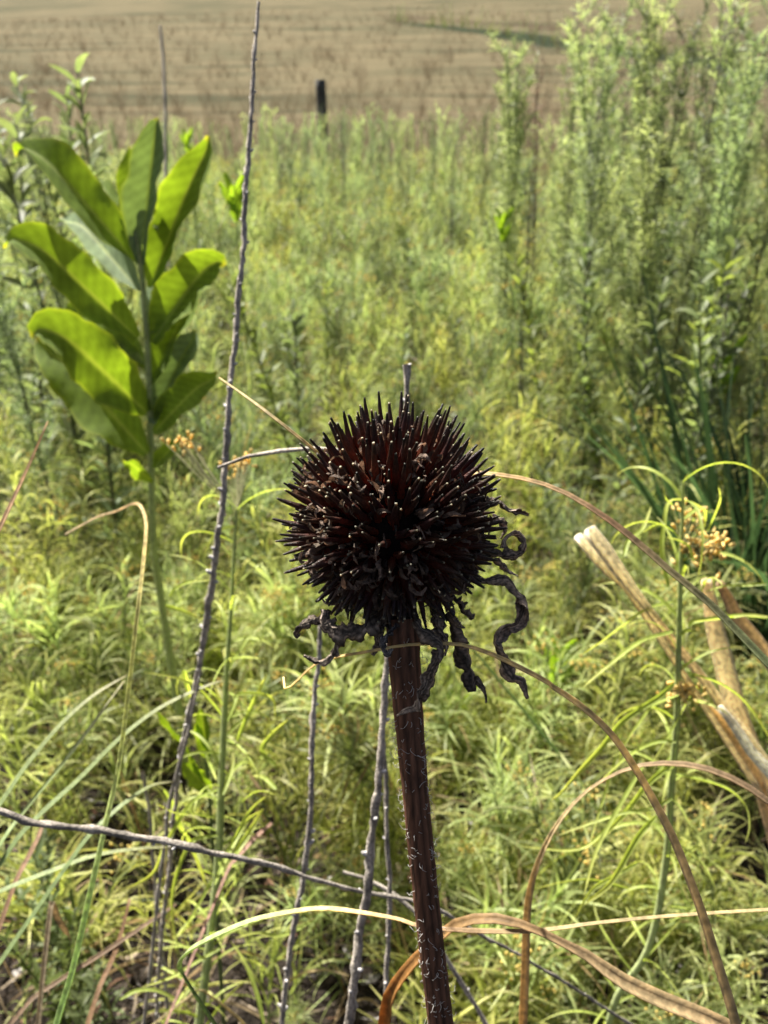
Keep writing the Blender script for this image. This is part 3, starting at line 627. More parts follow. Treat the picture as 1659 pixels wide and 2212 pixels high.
# ------------------------------------------------------------------ narrow-leaved plants built where the photo shows them
LG = [(.28, .35, .08), (.36, .43, .10), (.46, .48, .14)]
def near_plant(label, stem_px, stem_d, stem_w, leaves, ld, rnd_leaves, flowers=(), seed=1, up_from=0.0, lenr=(.03, .05), wr=(.0014, .0022)):
    r2 = np.random.default_rng(seed)
    pts, dd = stroke3(stem_px, stem_d); pts = [np.array(p) for p in pts]; ex = to_ground(pts[-1], pts[-2] + np.array([0, 0, .3]))
    wv = [np.interp(k / (len(stem_px) - 1), np.linspace(0, 1, len(stem_w)), stem_w) / FPX * dd[k] for k in range(len(stem_px))]
    pts += ex; wv += [wv[-1]] * len(ex)
    P4 = spline(np.c_[np.array(pts), wv], 60)
    rt = empty('narrow_leaf_plant', P4[-1, :3] , label, 'plant')
    mb = MB(); mb.tube(P4[:, :3], P4[:, 3] / 2, [(.40, .47, .18), (.38, .44, .2), (.34, .40, .22)], ns=8, ridge=.06); under(rt, mb, 'stem', M_stem)
    for k, (pl, wp) in enumerate(leaves):
        d0 = np.interp(.5, [0, 1], [ld[0], ld[1]]) + r2.normal() * .02
        dl = np.linspace(d0, d0 + r2.normal() * .025, len(pl))
        p3 = spline([P(a[0], a[1], d) for a, d in zip(pl, dl)], 24)
        kk = np.linspace(0, 1, 24)
        ww = wp / FPX * d0 * np.interp(kk, [0, .1, .6, .9, 1], [.5, 1, 1, .6, .1])
        lb = MB(); lb.ribbon(p3, ww, [np.array(c) * r2.uniform(.85, 1.25) for c in LG], up=(0, -.4, .9), twist=r2.normal() * .4 + kk * r2.normal() * .8, cross=5, cup=.3)
        under(rt, lb, 'leaf', M_near)
    for k in range(rnd_leaves):
        f = (k + .5) / rnd_leaves * .62 + up_from; i = int(f * 59); b = P4[i, :3]
        p3, ww = arch_leaf(r2, b, k * 2.4 + r2.normal() * .3, r2.uniform(*lenr), r2.uniform(*wr), e0=r2.uniform(.3, 1.2), droop=r2.uniform(.8, 2.6), n=12)
        lb = MB(); lb.ribbon(p3, ww, [np.array(c) * r2.uniform(.8, 1.25) for c in LG], cross=3, cup=.25, twist=r2.normal() * .5)
        under(rt, lb, 'leaf', M_near)
    for fx, fy, fd, nr, sprd in flowers:
        c0 = P(fx, fy, fd); fb = MB(); near = P4[np.argmin(np.linalg.norm(P4[:, :3] - c0, axis=1)), :3]
        for q in range(nr):
            p = c0 + r2.normal(size=3) * sprd * np.array([1, 1, .6])
            c_ = np.array([.80, .62, .22]) * r2.uniform(.65, 1.2)
            e_ = nrm(r2.normal(size=3) + np.array([0, 0, .8]))
            fb.tube([p, p + e_ * .0016, p + e_ * .003, p + e_ * .0036], np.array([.0005, .0008, .0010, .0006]), c_, ns=5)
            fb.tube(spline([near, (near + p) / 2 + np.array([0, 0, -.002]), p], 6), .0002, (.2, .2, .08), ns=3)
        under(rt, fb, 'flower_cluster', M_flower)
    return rt
def arch_leaf(r2, b, az, L_, W_, e0=1.0, droop=1.6, n=7, azd=None):
    kk = np.linspace(0, 1, n); el = e0 - droop * kk ** 1.2
    a = az + (r2.normal() * .5 if azd is None else azd) * kk
    d = np.stack([np.cos(el) * np.cos(a), np.cos(el) * np.sin(a), np.sin(el)], 1)
    pts = b + np.cumsum(np.r_[np.zeros((1, 3)), d[:-1] * L_ / (n - 1)], 0)
    return pts, W_ * np.interp(kk, [0, .15, .6, 1], [.5, 1, .9, .12])

leavesR = [(S4([(900, -60), (700, 0), (480, 150), (320, 270), (180, 360)]), 10), (S4([(900, 170), (860, 190), (660, 250), (430, 420), (190, 620)]), 11),
  (S4([(1030, 140), (1070, 100), (1350, 60), (1500, 45), (1700, 62)]), 10), (S4([(1060, 510), (1300, 600), (1480, 740), (1659, 1000), (1750, 1200)]), 14),
  (S4([(910, 590), (800, 690), (660, 780), (480, 910), (330, 1100), (180, 1260), (0, 1470), (-60, 1510)]), 12), (S4([(950, 680), (760, 760), (640, 900), (530, 1060), (480, 1200)]), 9),
  (S4([(930, 1310), (1130, 1350), (1350, 1430), (1480, 1560), (1510, 1720), (1480, 1850)]), 13), (S4([(900, 1230), (700, 1390), (540, 1600), (380, 1770), (250, 1900)]), 11),
  (S4([(960, 850), (890, 970), (820, 1090), (750, 1200)]), 6), (S4([(930, 1050), (780, 1050), (620, 1120), (430, 1270), (300, 1400)]), 9), (S4([(900, 1500), (740, 1580), (500, 1620), (250, 1700), (0, 1790)]), 9),
  (Q5([(1080, 1200), (1045, 1000), (1055, 850), (1090, 700), (1200, 700), (1330, 770)]), 10), (Q5([(1120, 1150), (1150, 900), (1170, 700), (1165, 600), (1200, 530)]), 5),
  (Q5([(1100, 720), (1060, 680), (1050, 620)]), 7), (Q5([(820, 1020), (850, 930), (930, 860), (960, 790), (980, 730)]), 10), (Q5([(1230, 1050), (1200, 960), (1130, 920), (1060, 905)]), 8),
  (Q5([(1310, 870), (1350, 780), (1380, 690), (1370, 610)]), 4), (Q5([(1050, 830), (980, 850), (930, 880)]), 7), (Q5([(1650, 1180), (1500, 1190), (1400, 1195), (1280, 1230)]), 7),
  (Q5([(1270, 1240), (1290, 1170), (1340, 1145), (1400, 1190)]), 8), (Q5([(1659, 1380), (1500, 1365), (1400, 1380), (1220, 1400)]), 8), (Q8([(1180, 560), (1100, 650), (980, 850), (870, 940)]), 12),
  (Q8([(1130, 330), (1000, 560), (920, 720), (870, 900)]), 10), (Q8([(1010, 300), (930, 560), (890, 700)]), 6), (Q8([(1100, 760), (990, 820), (900, 880), (830, 1000)]), 8), (Q8([(1060, 870), (900, 830), (780, 840), (660, 870)]), 7),
  (Q8([(1240, 300), (1140, 430), (960, 620), (850, 700), (600, 690)]), 8)]
near_plant('green stemmed plant with long drooping thread leaves and a tan flower cluster, at the right', [(1476, 1040), (1474, 1120), (1470, 1250), (1466, 1400), (1462, 1560), (1450, 1700), (1440, 1850), (1400, 2050), (1330, 2160), (1300, 2300)],
           [.40, .42, .46, .5, .54], [5, 9, 14, 16, 16, 15], leavesR, (.37, .44), 46, [(1525, 1185, .41, 64, .0055), (1492, 1120, .44, 26, .005), (1475, 1500, .44, 40, .0045)], seed=3)
leavesL = [(S5([(770, 450), (700, 360), (560, 220), (380, 140), (140, 100)]), 8), (S5([(740, 1060), (560, 1140), (440, 1290), (310, 1520), (210, 1740), (0, 1866)]), 9), (S5([(730, 1290), (560, 1260), (400, 1250), (240, 1170)]), 7),
  (S5([(900, 660), (960, 500), (1050, 300), (1150, 100)]), 10), (S5([(1220, 860), (1200, 850), (1100, 740), (1180, 610), (1320, 480)]), 11), (S5([(940, 1150), (1040, 1080), (1120, 1070), (1210, 1100)]), 8), (S5([(870, 1480), (960, 1290), (1050, 1180), (1150, 1100)]), 8),
  (S5([(890, 1600), (900, 1560), (1000, 1400), (1110, 1210)]), 12), (S5([(1220, 1050), (1120, 960), (1030, 940)]), 10), (S5([(300, 1060), (380, 1200), (450, 1400), (480, 1430), (560, 1600), (660, 1866)]), 10),
  (S5([(460, 80), (490, 220), (540, 400)]), 8), (S5([(820, 500), (880, 350), (900, 280), (1100, 280), (1200, 330), (1210, 480)]), 8), (S5([(780, 1100), (840, 940), (880, 780)]), 9), (S5([(640, 760), (700, 900), (730, 980)]), 7),
  (Q6([(790, 180), (820, 140), (880, 110), (980, 100)]), 8), (Q6([(770, 220), (860, 250), (950, 290)]), 10), (Q6([(1060, 470), (1140, 460), (1230, 470)]), 7), (Q6([(860, 520), (880, 620), (900, 690)]), 8),
  (Q7([(490, 970), (560, 935), (640, 935), (720, 975), (790, 1030)]), 9), (Q7([(1080, 1080), (1050, 950), (1000, 820), (940, 730)]), 9), (Q7([(660, 1080), (740, 960), (780, 900)]), 8), (Q7([(1280, 650), (1150, 710), (1050, 700), (960, 720)]), 8),
  (Q7([(920, 750), (800, 820), (700, 880), (580, 920)]), 8), (Q7([(870, 480), (780, 640), (740, 700), (700, 720)]), 9), (Q7([(880, 500), (930, 380), (1000, 250), (1080, 190)]), 11), (Q7([(890, 300), (780, 330), (700, 560), (730, 780)]), 8)]
near_plant('pale green stemmed plant with arching strap leaves, left of the flower stem', [(512, 1100), (505, 1200), (498, 1330), (490, 1440), (484, 1560), (478, 1700), (472, 1850), (455, 2020), (430, 2212), (415, 2380)],
           [.46, .48, .5, .52, .55], [5, 8, 12, 15, 17, 20], leavesL, (.44, .5), 60, [(520, 1010, .5, 30, .0045), (392, 965, .5, 24, .004)], seed=5)

# ------------------------------------------------------------------ meadow plants: prototypes
def proto_linear(seed, h=.42, nl=150, L_=(.03, .055), W_=(.0012, .002), lo=.2, cols=LG, branches=5, flower=0.0, e0=(.2, 1.25), droop=(.6, 2.4), stemc=(.17, .2, .08)):
    r2 = np.random.default_rng(seed); ms, ml = MB(), MB(); mf = None
    lean = r2.normal(size=2) * .06
    kk = np.linspace(0, 1, 8)
    main = np.stack([lean[0] * kk ** 1.5 * h / .4, lean[1] * kk ** 1.5 * h / .4, kk * h], 1)
    ms.tube(main, np.linspace(.0018, .0007, 8), stemc, ns=4)
    axes = [(main, .9)]
    for b in range(branches):
        f = r2.uniform(.35, .8); i = f * 7; p = main[int(i)] + (main[int(i) + 1] - main[int(i)]) * (i - int(i))
        a = r2.random() * 2 * pi; bl = h * r2.uniform(.2, .4)
        q = np.linspace(0, 1, 6)[:, None]
        br = p + np.array([cos(a), sin(a), 0]) * q ** .8 * bl * .45 + np.array([0, 0, 1]) * q * bl * .9
        ms.tube(br, np.linspace(.001, .0004, 6), stemc, ns=3); axes.append((br, .45))
    tot = sum(wg for _, wg in axes)
    for ax_, wg in axes:
        m = int(nl * wg / tot * (1 if wg > .5 else 1))
        for k in range(m):
            f = (lo if wg > .5 else .15) + (1 - (lo if wg > .5 else .15)) * (k + r2.random()) / m
            i = min(f * (len(ax_) - 1), len(ax_) - 1.001); p = ax_[int(i)] + (ax_[int(i) + 1] - ax_[int(i)]) * (i - int(i))
            sz = 1 - .45 * f ** 3
            pts, ww = arch_leaf(r2, p, k * 2.4 + r2.normal() * .4, r2.uniform(*L_) * sz, r2.uniform(*W_), e0=r2.uniform(*e0) + .35 * f, droop=r2.uniform(*droop), n=6)
            tone = r2.uniform(.75, 1.3)
            c_ = [np.array(c) * tone for c in cols]
            if f < .3 and r2.random() < .3: c_ = [np.array((.3, .22, .1))] * 2
            ml.ribbon(pts, ww, c_, cross=2, twist=r2.normal() * .6)
    if flower:
        mf = MB()
        for ax_, wg in axes[:1]:
            for q in range(26):
                mf.ball(ax_[-1] + r2.normal(size=3) * np.array([.009, .009, .005]), r2.uniform(.001, .0019), np.array([.6, .48, .14]) * r2.uniform(.7, 1.3), r2, nu=4, nv=3)
    return ms, ml, mf
def proto_column(seed, h=.9, nl=620, cols=((.10, .14, .075), (.17, .22, .12)), spread=.030, dark=False, top_only=False, lw=.0013):
    r2 = np.random.default_rng(seed); ms, ml = MB(), MB()
    kk = np.linspace(0, 1, 10); lean = r2.normal(size=2) * .04
    main = np.stack([lean[0] * kk ** 2, lean[1] * kk ** 2, kk * h], 1) + np.c_[np.cumsum(r2.normal(size=(10, 2)) * .004, 0), np.zeros(10)]
    ms.tube(main, np.linspace(.0035, .0008, 10), (.08, .085, .06) if not dark else (.05, .04, .035), ns=5)
    nb = 34
    for b in range(nb):
        f = .12 + .86 * (b + r2.random() * .8) / nb
        i = f * 9; p = main[int(i)] + (main[int(i) + 1] - main[int(i)]) * (i - int(i))
        az = b * 2.4 + r2.normal() * .4
        bl = h * np.interp(f, [0, .35, .6, .85, 1], [.10, .10, .15, .11, .05]) * r2.uniform(.6, 1.25)
        q = np.linspace(0, 1, 6)[:, None]
        br = p + np.array([cos(az), sin(az), 0]) * q ** .75 * spread * r2.uniform(.35, 1.1) + np.array([0, 0, 1.]) * q * bl * .9 + r2.normal(size=3) * q ** 2 * .006
        ms.tube(br, np.linspace(.0009, .0004, 6), (.12, .14, .08) if not dark else (.06, .05, .04), ns=3)
        t_ = r2.uniform(.7, 1.35)
        for k in range(int(nl / nb * bl / (h * .1))):
            g_ = min((k + r2.random()) / (nl / nb * bl / (h * .1)), .999) * 5; p2 = br[int(g_)] + (br[int(g_) + 1] - br[int(g_)]) * (g_ - int(g_))
            pts, ww = arch_leaf(r2, p2, r2.random() * 6.28, r2.uniform(.010, .030), lw * r2.uniform(.7, 1.4), e0=r2.uniform(.1, 1.3), droop=r2.uniform(-.3, 1.3), n=4)
            ml.ribbon(pts, ww, [np.array(c) * t_ * r2.uniform(.8, 1.25) for c in cols], cross=2, twist=r2.normal() * .7)
    return ms, ml, None
def proto_leafy(seed, h=.5, nl=60, L_=(.03, .06), W_=(.006, .012), cols=((.11, .16, .045), (.17, .22, .06)), stemc=(.12, .13, .07)):
    r2 = np.random.default_rng(seed); ms, ml = MB(), MB()
    kk = np.linspace(0, 1, 7); lean = r2.normal(size=2) * .05
    main = np.stack([lean[0] * kk ** 1.5, lean[1] * kk ** 1.5, kk * h], 1); ms.tube(main, np.linspace(.0025, .001, 7), stemc, ns=5)
    for k in range(nl):
        f = min(.1 + .9 * (k + r2.random()) / nl, .999); i = f * 6; p = main[int(i)] + (main[int(i) + 1] - main[int(i)]) * (i - int(i))
        pts, ww = arch_leaf(r2, p, k * 2.4, r2.uniform(*L_) * (1 - .4 * f), 1, e0=r2.uniform(.3, 1.0) + .3 * f, droop=r2.uniform(.2, 1.4), n=7)
        ww = r2.uniform(*W_) * np.interp(np.linspace(0, 1, 7), [0, .2, .5, .8, 1], [.15, .7, 1, .65, .05])
        ml.ribbon(pts, ww, [np.array(c) * r2.uniform(.8, 1.25) for c in cols], cross=3, cup=.25, twist=r2.normal() * .4)
    return ms, ml, None
def proto_tuft(seed, h=.4, nb=26, cols=((.09, .072, .042), (.14, .11, .07)), wv=.0022, plume=.4, spread=.05):
    r2 = np.random.default_rng(seed); ms, ml = MB(), MB()
    ms = None
    for k in range(nb):
        a = r2.random() * 2 * pi; b = np.array([cos(a), sin(a), 0]) * r2.random() * spread
        L_ = h * r2.uniform(.55, 1.1)
        pts, ww = arch_leaf(r2, b, a + r2.normal() * .6, L_, wv * r2.uniform(.6, 1.2), e0=r2.uniform(1.2, 1.56), droop=r2.uniform(.1, 1.1), n=8)
        t_ = r2.uniform(.7, 1.25); c_ = [np.array(c) * t_ for c in cols]
        ml.ribbon(pts, ww, c_, cross=2, twist=r2.normal() * .8, up=(cos(a), sin(a), .3))
        if r2.random() < plume:
            for q in range(9):
                p2, w2 = arch_leaf(r2, pts[-1 - q // 3], r2.random() * 6.3, r2.uniform(.015, .035), .0012, e0=r2.uniform(.5, 1.4), droop=.5, n=3)
                ml.ribbon(p2, w2, np.array((.2, .14, .1)) * t_, cross=2)
    return ms, ml, None

def meshes(nm, pr, ml_=None, ms_=None):
    a = pr[0].mesh(nm + '_stem', ms_ or M_stem) if pr[0] is not None else None
    b = pr[1].mesh(nm + '_leaves', ml_ or M_leaf)
    c = pr[2].mesh(nm + '_flowers', M_flower) if pr[2] is not None and pr[2].n else None
    return a, b, c
def put(name, ms, loc, rz, s, label, cat, group=None, leafname='leaves', tilt=(0, 0)):
    o = bpy.data.objects.new(name, None); COL.objects.link(o); o.location = loc; o.rotation_euler = (tilt[0], tilt[1], rz); o.scale = (s, s, s); o.empty_display_size = .02
    tag(o, label, cat, group)
    for nm, m in zip(('stem', leafname, 'flower_cluster'), ms):
        if m is None: continue
        c = bpy.data.objects.new(nm, m); COL.objects.link(c); c.parent = o
    return o
LG_A = [(.19, .25, .09), (.29, .35, .125), (.42, .45, .19)]
LG_B = [(.16, .225, .10), (.24, .31, .145), (.36, .41, .21)]
LG_C = [(.24, .285, .08), (.35, .385, .105), (.47, .46, .16)]
short = [meshes('threadleaf', proto_linear(20 + k, .28, 115, (.045, .09), (.0018, .0030), .1, (LG_C, LG_A, LG_C, LG_A)[k], 4, .3)) for k in range(4)]
mid = [meshes('threadleaf', proto_linear(40 + k, .42, 250, (.04, .09), (.0016, .0026), .2, (LG_A, LG_B, LG_A, LG_C, LG_B)[k], 11, .25, (.5, 1.45), (.2, 2.0))) for k in range(5)]
tallp = [meshes('plume', proto_column(60 + k, .9, 2300, ((.23, .29, .13), (.41, .46, .23)) if k % 2 == 0 else ((.16, .215, .11), (.29, .35, .175)), (.045, .07)[k // 2], lw=.002)) for k in range(4)]
darkcol = [meshes('plume', proto_column(70 + k, .9, 700, ((.06, .08, .055), (.09, .11, .075)), .028, True)) for k in range(2)]
browncol = [meshes('plume', proto_column(80 + k, .85, 600, ((.16, .10, .07), (.26, .17, .13)), .035, True, True), M_dry) for k in range(1)]
sprawl = [meshes('sprawl', proto_linear(140 + k, .20, 52, (.06, .12), (.0020, .0034), .03, (LG_C, LG_A, LG_C)[k], 3, 0, (.5, 1.5), (.8, 2.2))) for k in range(3)]
leafy = [meshes('leafy', proto_leafy(90 + k, .5, 70, cols=((.11, .15, .06), (.16, .2, .08)) if k else ((.13, .18, .04), (.2, .25, .06)))) for k in range(3)]
tuft = [meshes('tuft', proto_tuft(100 + k), M_dry) for k in range(3)]
gtuft = [meshes('tuft', proto_tuft(110 + k, .34, 34, ((.10, .14, .045), (.17, .21, .07)), .0028, 0, .03)) for k in range(2)]
dtuft = [meshes('tuft', proto_tuft(120, .36, 90, ((.03, .065, .03), (.05, .095, .042)), .006, 0, .04))]

# 300 or so individual thread-leaved plants, nearest first
rs = np.random.default_rng(11)
def in_view(x, y, z, m=1.12):
    v = np.array([x, y, z]) - CAM; d = v[1] * cos(PITCH) - v[2] * sin(PITCH)
    if d < .05: return False
    return abs(v[0] / d * FPX) < 829 * m
spots = []
tries = 0
def too_close(x, y, dmin): return any((x - a) ** 2 + (y - b) ** 2 < dmin ** 2 for a, b in spots)
while len(spots) < 285 and tries < 40000:
    tries += 1
    y = .52 + 2.9 * rs.random() ** .75; x = rs.uniform(-1, 1) * (.25 + .52 * y)
    if not in_view(x, y, .3): continue
    dmin = .045 if y < 1 else .085
    if too_close(x, y, dmin): continue
    if abs(x) < .035 and y < .5: continue
    spots.append((x, y))
spots.sort(key=lambda s: s[1])
GROUP = 'feathery thread-leaved plants of the meadow'
for k, (x, y) in enumerate(spots):
    # a bare dark gap in the lower left corner, as in the photo
    if y < .80 and x < -.09 and rs.random() < .7: continue
    z = g0(x, y) - .005
    if y < .95:
        s = rs.uniform(.62, 1.05) * np.interp(y, [.5, .95], [.7, 1.1]); ms = short[rs.integers(4)]
        lab = 'short thread-leaved yellow green plant in the undergrowth of the lower half'
    else:
        s = rs.uniform(.75, 1.1) * np.interp(y, [.95, 1.5, 3.5], [.72, .9, 1.06]); ms = mid[rs.integers(5)]
        lab = 'feathery light green thread-leaved plant in the middle of the meadow'
    put('thread_leaf_plant', ms, (x, y, z), rs.random() * 6.28, s, lab, 'plant', GROUP, tilt=(rs.normal() * .08, rs.normal() * .08))

# tall plumes at the right and left, each where it stands
def tall(ms, px, ytop, Yv, label, hproto=.9, name='plume_plant', lean=0, group=None, sx=1):
    top = PY(px, ytop, Yv); z0 = g0(top[0], Yv); s = (top[2] - z0) / hproto
    return put(name, ms, (top[0] - lean * .1, Yv, z0 - .005), rng.random() * 6.28, s, label, 'plant', group)
tall(tallp[0], 1116, 85, 1.9, 'tall grey green plume plant standing apart, right of centre against the hill')
tall(tallp[1], 1130, 110, 2.0, 'second plume pressed against the tall one that stands apart')
tall(tallp[0], 1105, 160, 2.0, 'shorter plume hugging the left side of the lone tall one')
tall(browncol[0], 1185, 88, 2.4, 'red brown dead plume just right of the tall grey green one', .85)
GT = 'tall grey green plume plants at the upper right'
for k, (px, yt, Yv) in enumerate(((1262, 130, 2.1), (1300, 20, 1.8), (1345, 40, 2.0), (1385, 5, 1.75), (1425, -10, 1.9), (1462, 30, 1.7), (1500, -40, 1.85), (1535, 10, 1.6), (1605, -20, 1.8), (1650, 90, 1.6), (1690, 40, 1.7), (1345, 240, 1.5), (1435, 270, 1.45), (1600, 240, 1.4), (1250, 260, 2.4), (1750, 100, 1.8), (1520, 300, 1.5), (1410, 90, 2.3), (1560, 100, 2.2), (1360, 120, 2.0), (1450, 140, 1.8), (1515, 60, 2.0), (1290, 330, 1.7), (1390, 340, 1.5), (1625, 130, 2.0))):
    tall(tallp[k % 4], px, yt, Yv, 'tall grey green plume plant in the dense stand at the upper right', group=GT)
tall(darkcol[0], 1577, 20, 1.5, 'darkest upright stem in the stand of plumes near the right edge')
tall(darkcol[1], 1305, 180, 1.6, 'dark stem at the near side of the right stand')
tall(darkcol[0], 1150, 330, 1.55, 'dark leafy stem under the plume that stands apart')
tall(tallp[2], 1205, 300, 2.2, 'low pale plume between the lone plume and the right stand')
GS = 'small plumes along the far rim of the meadow'
for k, (px, yt, Yv) in enumerate(((692, 226, 6.5), (704, 240, 6.0), (680, 244, 6.2), (742, 235, 4.2), (770, 260, 4.6), (705, 250, 3.8), (850, 290, 4.5), (930, 300, 4.0), (1010, 280, 4.4), (600, 300, 4.0), (520, 310, 3.6), (410, 300, 3.2), (380, 330, 3.0), (660, 320, 3.5), (880, 330, 3.2), (980, 350, 3.0), (1050, 330, 3.3), (800, 340, 2.8))):
    tall(tallp[(k * 3) % 4] if k % 3 else darkcol[k % 2], px, yt, Yv, 'small plume rising at the far rim of the green meadow', group=GS)
tall(leafy[1], 165, 150, 1.7, 'bushy yellow green leafy stem behind the milkweed, at the upper left', .5, 'leafy_plant')
tall(leafy[2], 150, 165, 1.75, 'second leafy stem pressed beside the one at the upper left', .5, 'leafy_plant')
GL = 'grey green stems at the upper left'
for k, (px, yt, Yv) in enumerate(((35, 190, 1.8), (5, 170, 2.0), (120, 200, 2.1), (60, 230, 1.6), (90, 330, 1.3), (20, 330, 1.2), (-30, 260, 1.4), (230, 330, 1.9), (140, 400, 1.2))):
    tall(tallp[1 + k % 3] if k % 2 else leafy[1], px, yt, Yv, 'grey green stem in the thicket behind the milkweed', .9 if k % 2 else .5, 'leafy_plant', group=GL)
GB = 'leafy stems in front of the right stand'
for k, (px, yt, Yv) in enumerate(((1240, 560, 1.5), (1320, 520, 1.4), (1400, 480, 1.45), (1470, 540, 1.3), (1540, 500, 1.35), (1600, 560, 1.25), (1640, 470, 1.3), (1370, 620, 1.2), (1500, 640, 1.1))):
    tall(leafy[k % 3], px, yt, Yv, 'leafy green stem at the foot of the tall plumes on the right', .5, 'leafy_plant', group=GB)
GC = 'broader leaved plants dotted through the meadow'
for k in range(44):
    y = rs.uniform(1.1, 4.2); x = rs.uniform(-1, 1) * (.1 + .44 * y)
    put('meadow_herb', leafy[k % 3], (x, y, g0(x, y) - .01), rs.random() * 6.28, rs.uniform(.75, 1.05), 'upright meadow herb with small broad leaves among the thread-leaved plants', 'plant', GC, tilt=(rs.normal() * .1, rs.normal() * .1))
put('grass_tuft', dtuft[0], (PY(1730, 1000, 1.0)[0], 1.0, 0), 1.0, 1.5, 'dark blue green grass tuft at the right edge', 'grass tuft', leafname='blades')
put('grass_tuft', dtuft[0], (PY(1700, 1000, 1.02)[0], 1.06, 0), 2.0, 1.3, 'smaller dark grass tuft beside the one at the right edge', 'grass tuft', leafname='blades')
# low broad-leaved herb in the lower left corner
GH = 'low grey green herbs of the lower left corner'
for k, (px, py, d) in enumerate(((40, 1960, .62), (120, 1900, .66), (20, 2080, .58), (150, 2010, .64), (60, 1850, .7), (190, 1880, .7), (100, 2120, .6))):
    p = P(px, py, d); hgt = max(p[2], .05) + .02
    put('low_herb', leafy[k % 3], (p[0], p[1], 0), k * 1.3, hgt / .5 if hgt / .5 < .5 else .5, 'low soft grey green herb in the lower left corner', 'plant', GH)

# ------------------------------------------------------------------ what nobody could count
def scatter(name, protos, pts, rots, scl, idx, label, cat):
    col = bpy.data.collections.new(name + '_kinds')
    for k, ms in enumerate(protos):
        b = bpy.data.meshes.new_from_object if False else None
        # one joined mesh for each kind
        m = [q for q in ms if q is not None]
        V = []; F = []; C = []; mi = []; n = 0; mats = []
        for j, q in enumerate(m):
            v = np.empty(len(q.vertices) * 3, np.float32); q.vertices.foreach_get('co', v); v = v.reshape(-1, 3)
            f = np.empty(len(q.loops), np.int32); q.loops.foreach_get('vertex_index', f)
            c = np.empty(len(q.vertices) * 4, np.float32); q.color_attributes['Col'].data.foreach_get('color', c)
            V.append(v); F.append(f.reshape(-1, 4) + n); C.append(c); mi += [j] * (len(f) // 4); n += len(v); mats.append(q.materials[0])
        V = np.concatenate(V); F = np.concatenate(F)
        me = bpy.data.meshes.new(name)
        me.vertices.add(len(V)); me.vertices.foreach_set('co', V.ravel()); me.loops.add(F.size); me.loops.foreach_set('vertex_index', F.ravel().astype(np.int32))
        me.polygons.add(len(F)); me.polygons.foreach_set('loop_start', (np.arange(len(F)) * 4).astype(np.int32))
        for q in mats: me.materials.append(q)
        me.polygons.foreach_set('material_index', np.array(mi, np.int32)); me.update(calc_edges=True)
        me.color_attributes.new('Col', 'FLOAT_COLOR', 'POINT').data.foreach_set('color', np.concatenate(C))
        col.objects.link(bpy.data.objects.new('%s_kind_%02d' % (name, k), me))
    me = bpy.data.meshes.new(name); me.vertices.add(len(pts)); me.vertices.foreach_set('co', np.asarray(pts, np.float32).ravel())
    a = me.attributes.new('rot', 'FLOAT_VECTOR', 'POINT'); a.data.foreach_set('vector', np.asarray(rots, np.float32).ravel())
    a = me.attributes.new('scl', 'FLOAT', 'POINT'); a.data.foreach_set('value', np.asarray(scl, np.float32))
    a = me.attributes.new('pick', 'INT', 'POINT'); a.data.foreach_set('value', np.asarray(idx, np.int32))
    o = bpy.data.objects.new(name, me); COL.objects.link(o)
    ng = bpy.data.node_groups.new(name, 'GeometryNodeTree')
    ng.interface.new_socket('Geometry', in_out='INPUT', socket_type='NodeSocketGeometry'); ng.interface.new_socket('Geometry', in_out='OUTPUT', socket_type='NodeSocketGeometry')
    gi = ng.nodes.new('NodeGroupInput'); go = ng.nodes.new('NodeGroupOutput'); ip = ng.nodes.new('GeometryNodeInstanceOnPoints')
    ci = ng.nodes.new('GeometryNodeCollectionInfo'); ci.inputs['Collection'].default_value = col; ci.inputs['Separate Children'].default_value = True; ci.inputs['Reset Children'].default_value = True
    def na(nm, ty):
        q = ng.nodes.new('GeometryNodeInputNamedAttribute'); q.data_type = ty; q.inputs[0].default_value = nm
        return next(s for s in q.outputs if s.enabled and s.name == 'Attribute')
    l = ng.links.new
    l(gi.outputs[0], ip.inputs['Points']); l(ci.outputs[0], ip.inputs['Instance']); ip.inputs['Pick Instance'].default_value = True
    l(na('pick', 'INT'), ip.inputs['Instance Index'])
    er = ng.nodes.new('FunctionNodeEulerToRotation'); l(na('rot', 'FLOAT_VECTOR'), er.inputs[0]); l(er.outputs[0], ip.inputs['Rotation'])
    l(na('scl', 'FLOAT'), ip.inputs['Scale']); l(ip.outputs[0], go.inputs[0])
    md = o.modifiers.new('scatter', 'NODES'); md.node_group = ng
    return tag(o, label, cat, kind='stuff')
def points(n, y0, y1, power, hz=.3, rg=rs, margin=1.15, mask=None):
    out = []; t_ = 0
    while len(out) < n and t_ < n * 30:
        t_ += 1
        y = y0 + (y1 - y0) * rg.random() ** power; x = rg.uniform(-1, 1) * (.3 + .55 * y)
        if not in_view(x, y, g0(x, y) + hz, margin): continue
        if mask and not mask(x, y): continue
        out.append((x, y, g0(x, y) - .01))
    return np.array(out)
pt = points(1500, 3.0, 8.2, .8)
n = len(pt)
scl = rs.uniform(.7, 1.1, n) * np.interp(pt[:, 1], [3, 6, 8.2], [1.02, .95, .75])
scatter('far_meadow_plants', mid + [gtuft[0], tuft[0]], pt, np.c_[np.zeros((n, 2)), rs.random(n) * 6.28], scl, rs.choice(7, n, p=[.17, .17, .17, .17, .16, .08, .08]), 'green thread-leaved growth at the far side of the meadow', 'meadow plants')
pt = points(780, .5, 3.2, .75, mask=lambda x, y: not (y < .8 and x < -.08 and rs.random() < .6) and sin(x * 9 + 3 * sin(y * 5)) + sin(y * 11 + x * 4) > -.55)
n = len(pt)
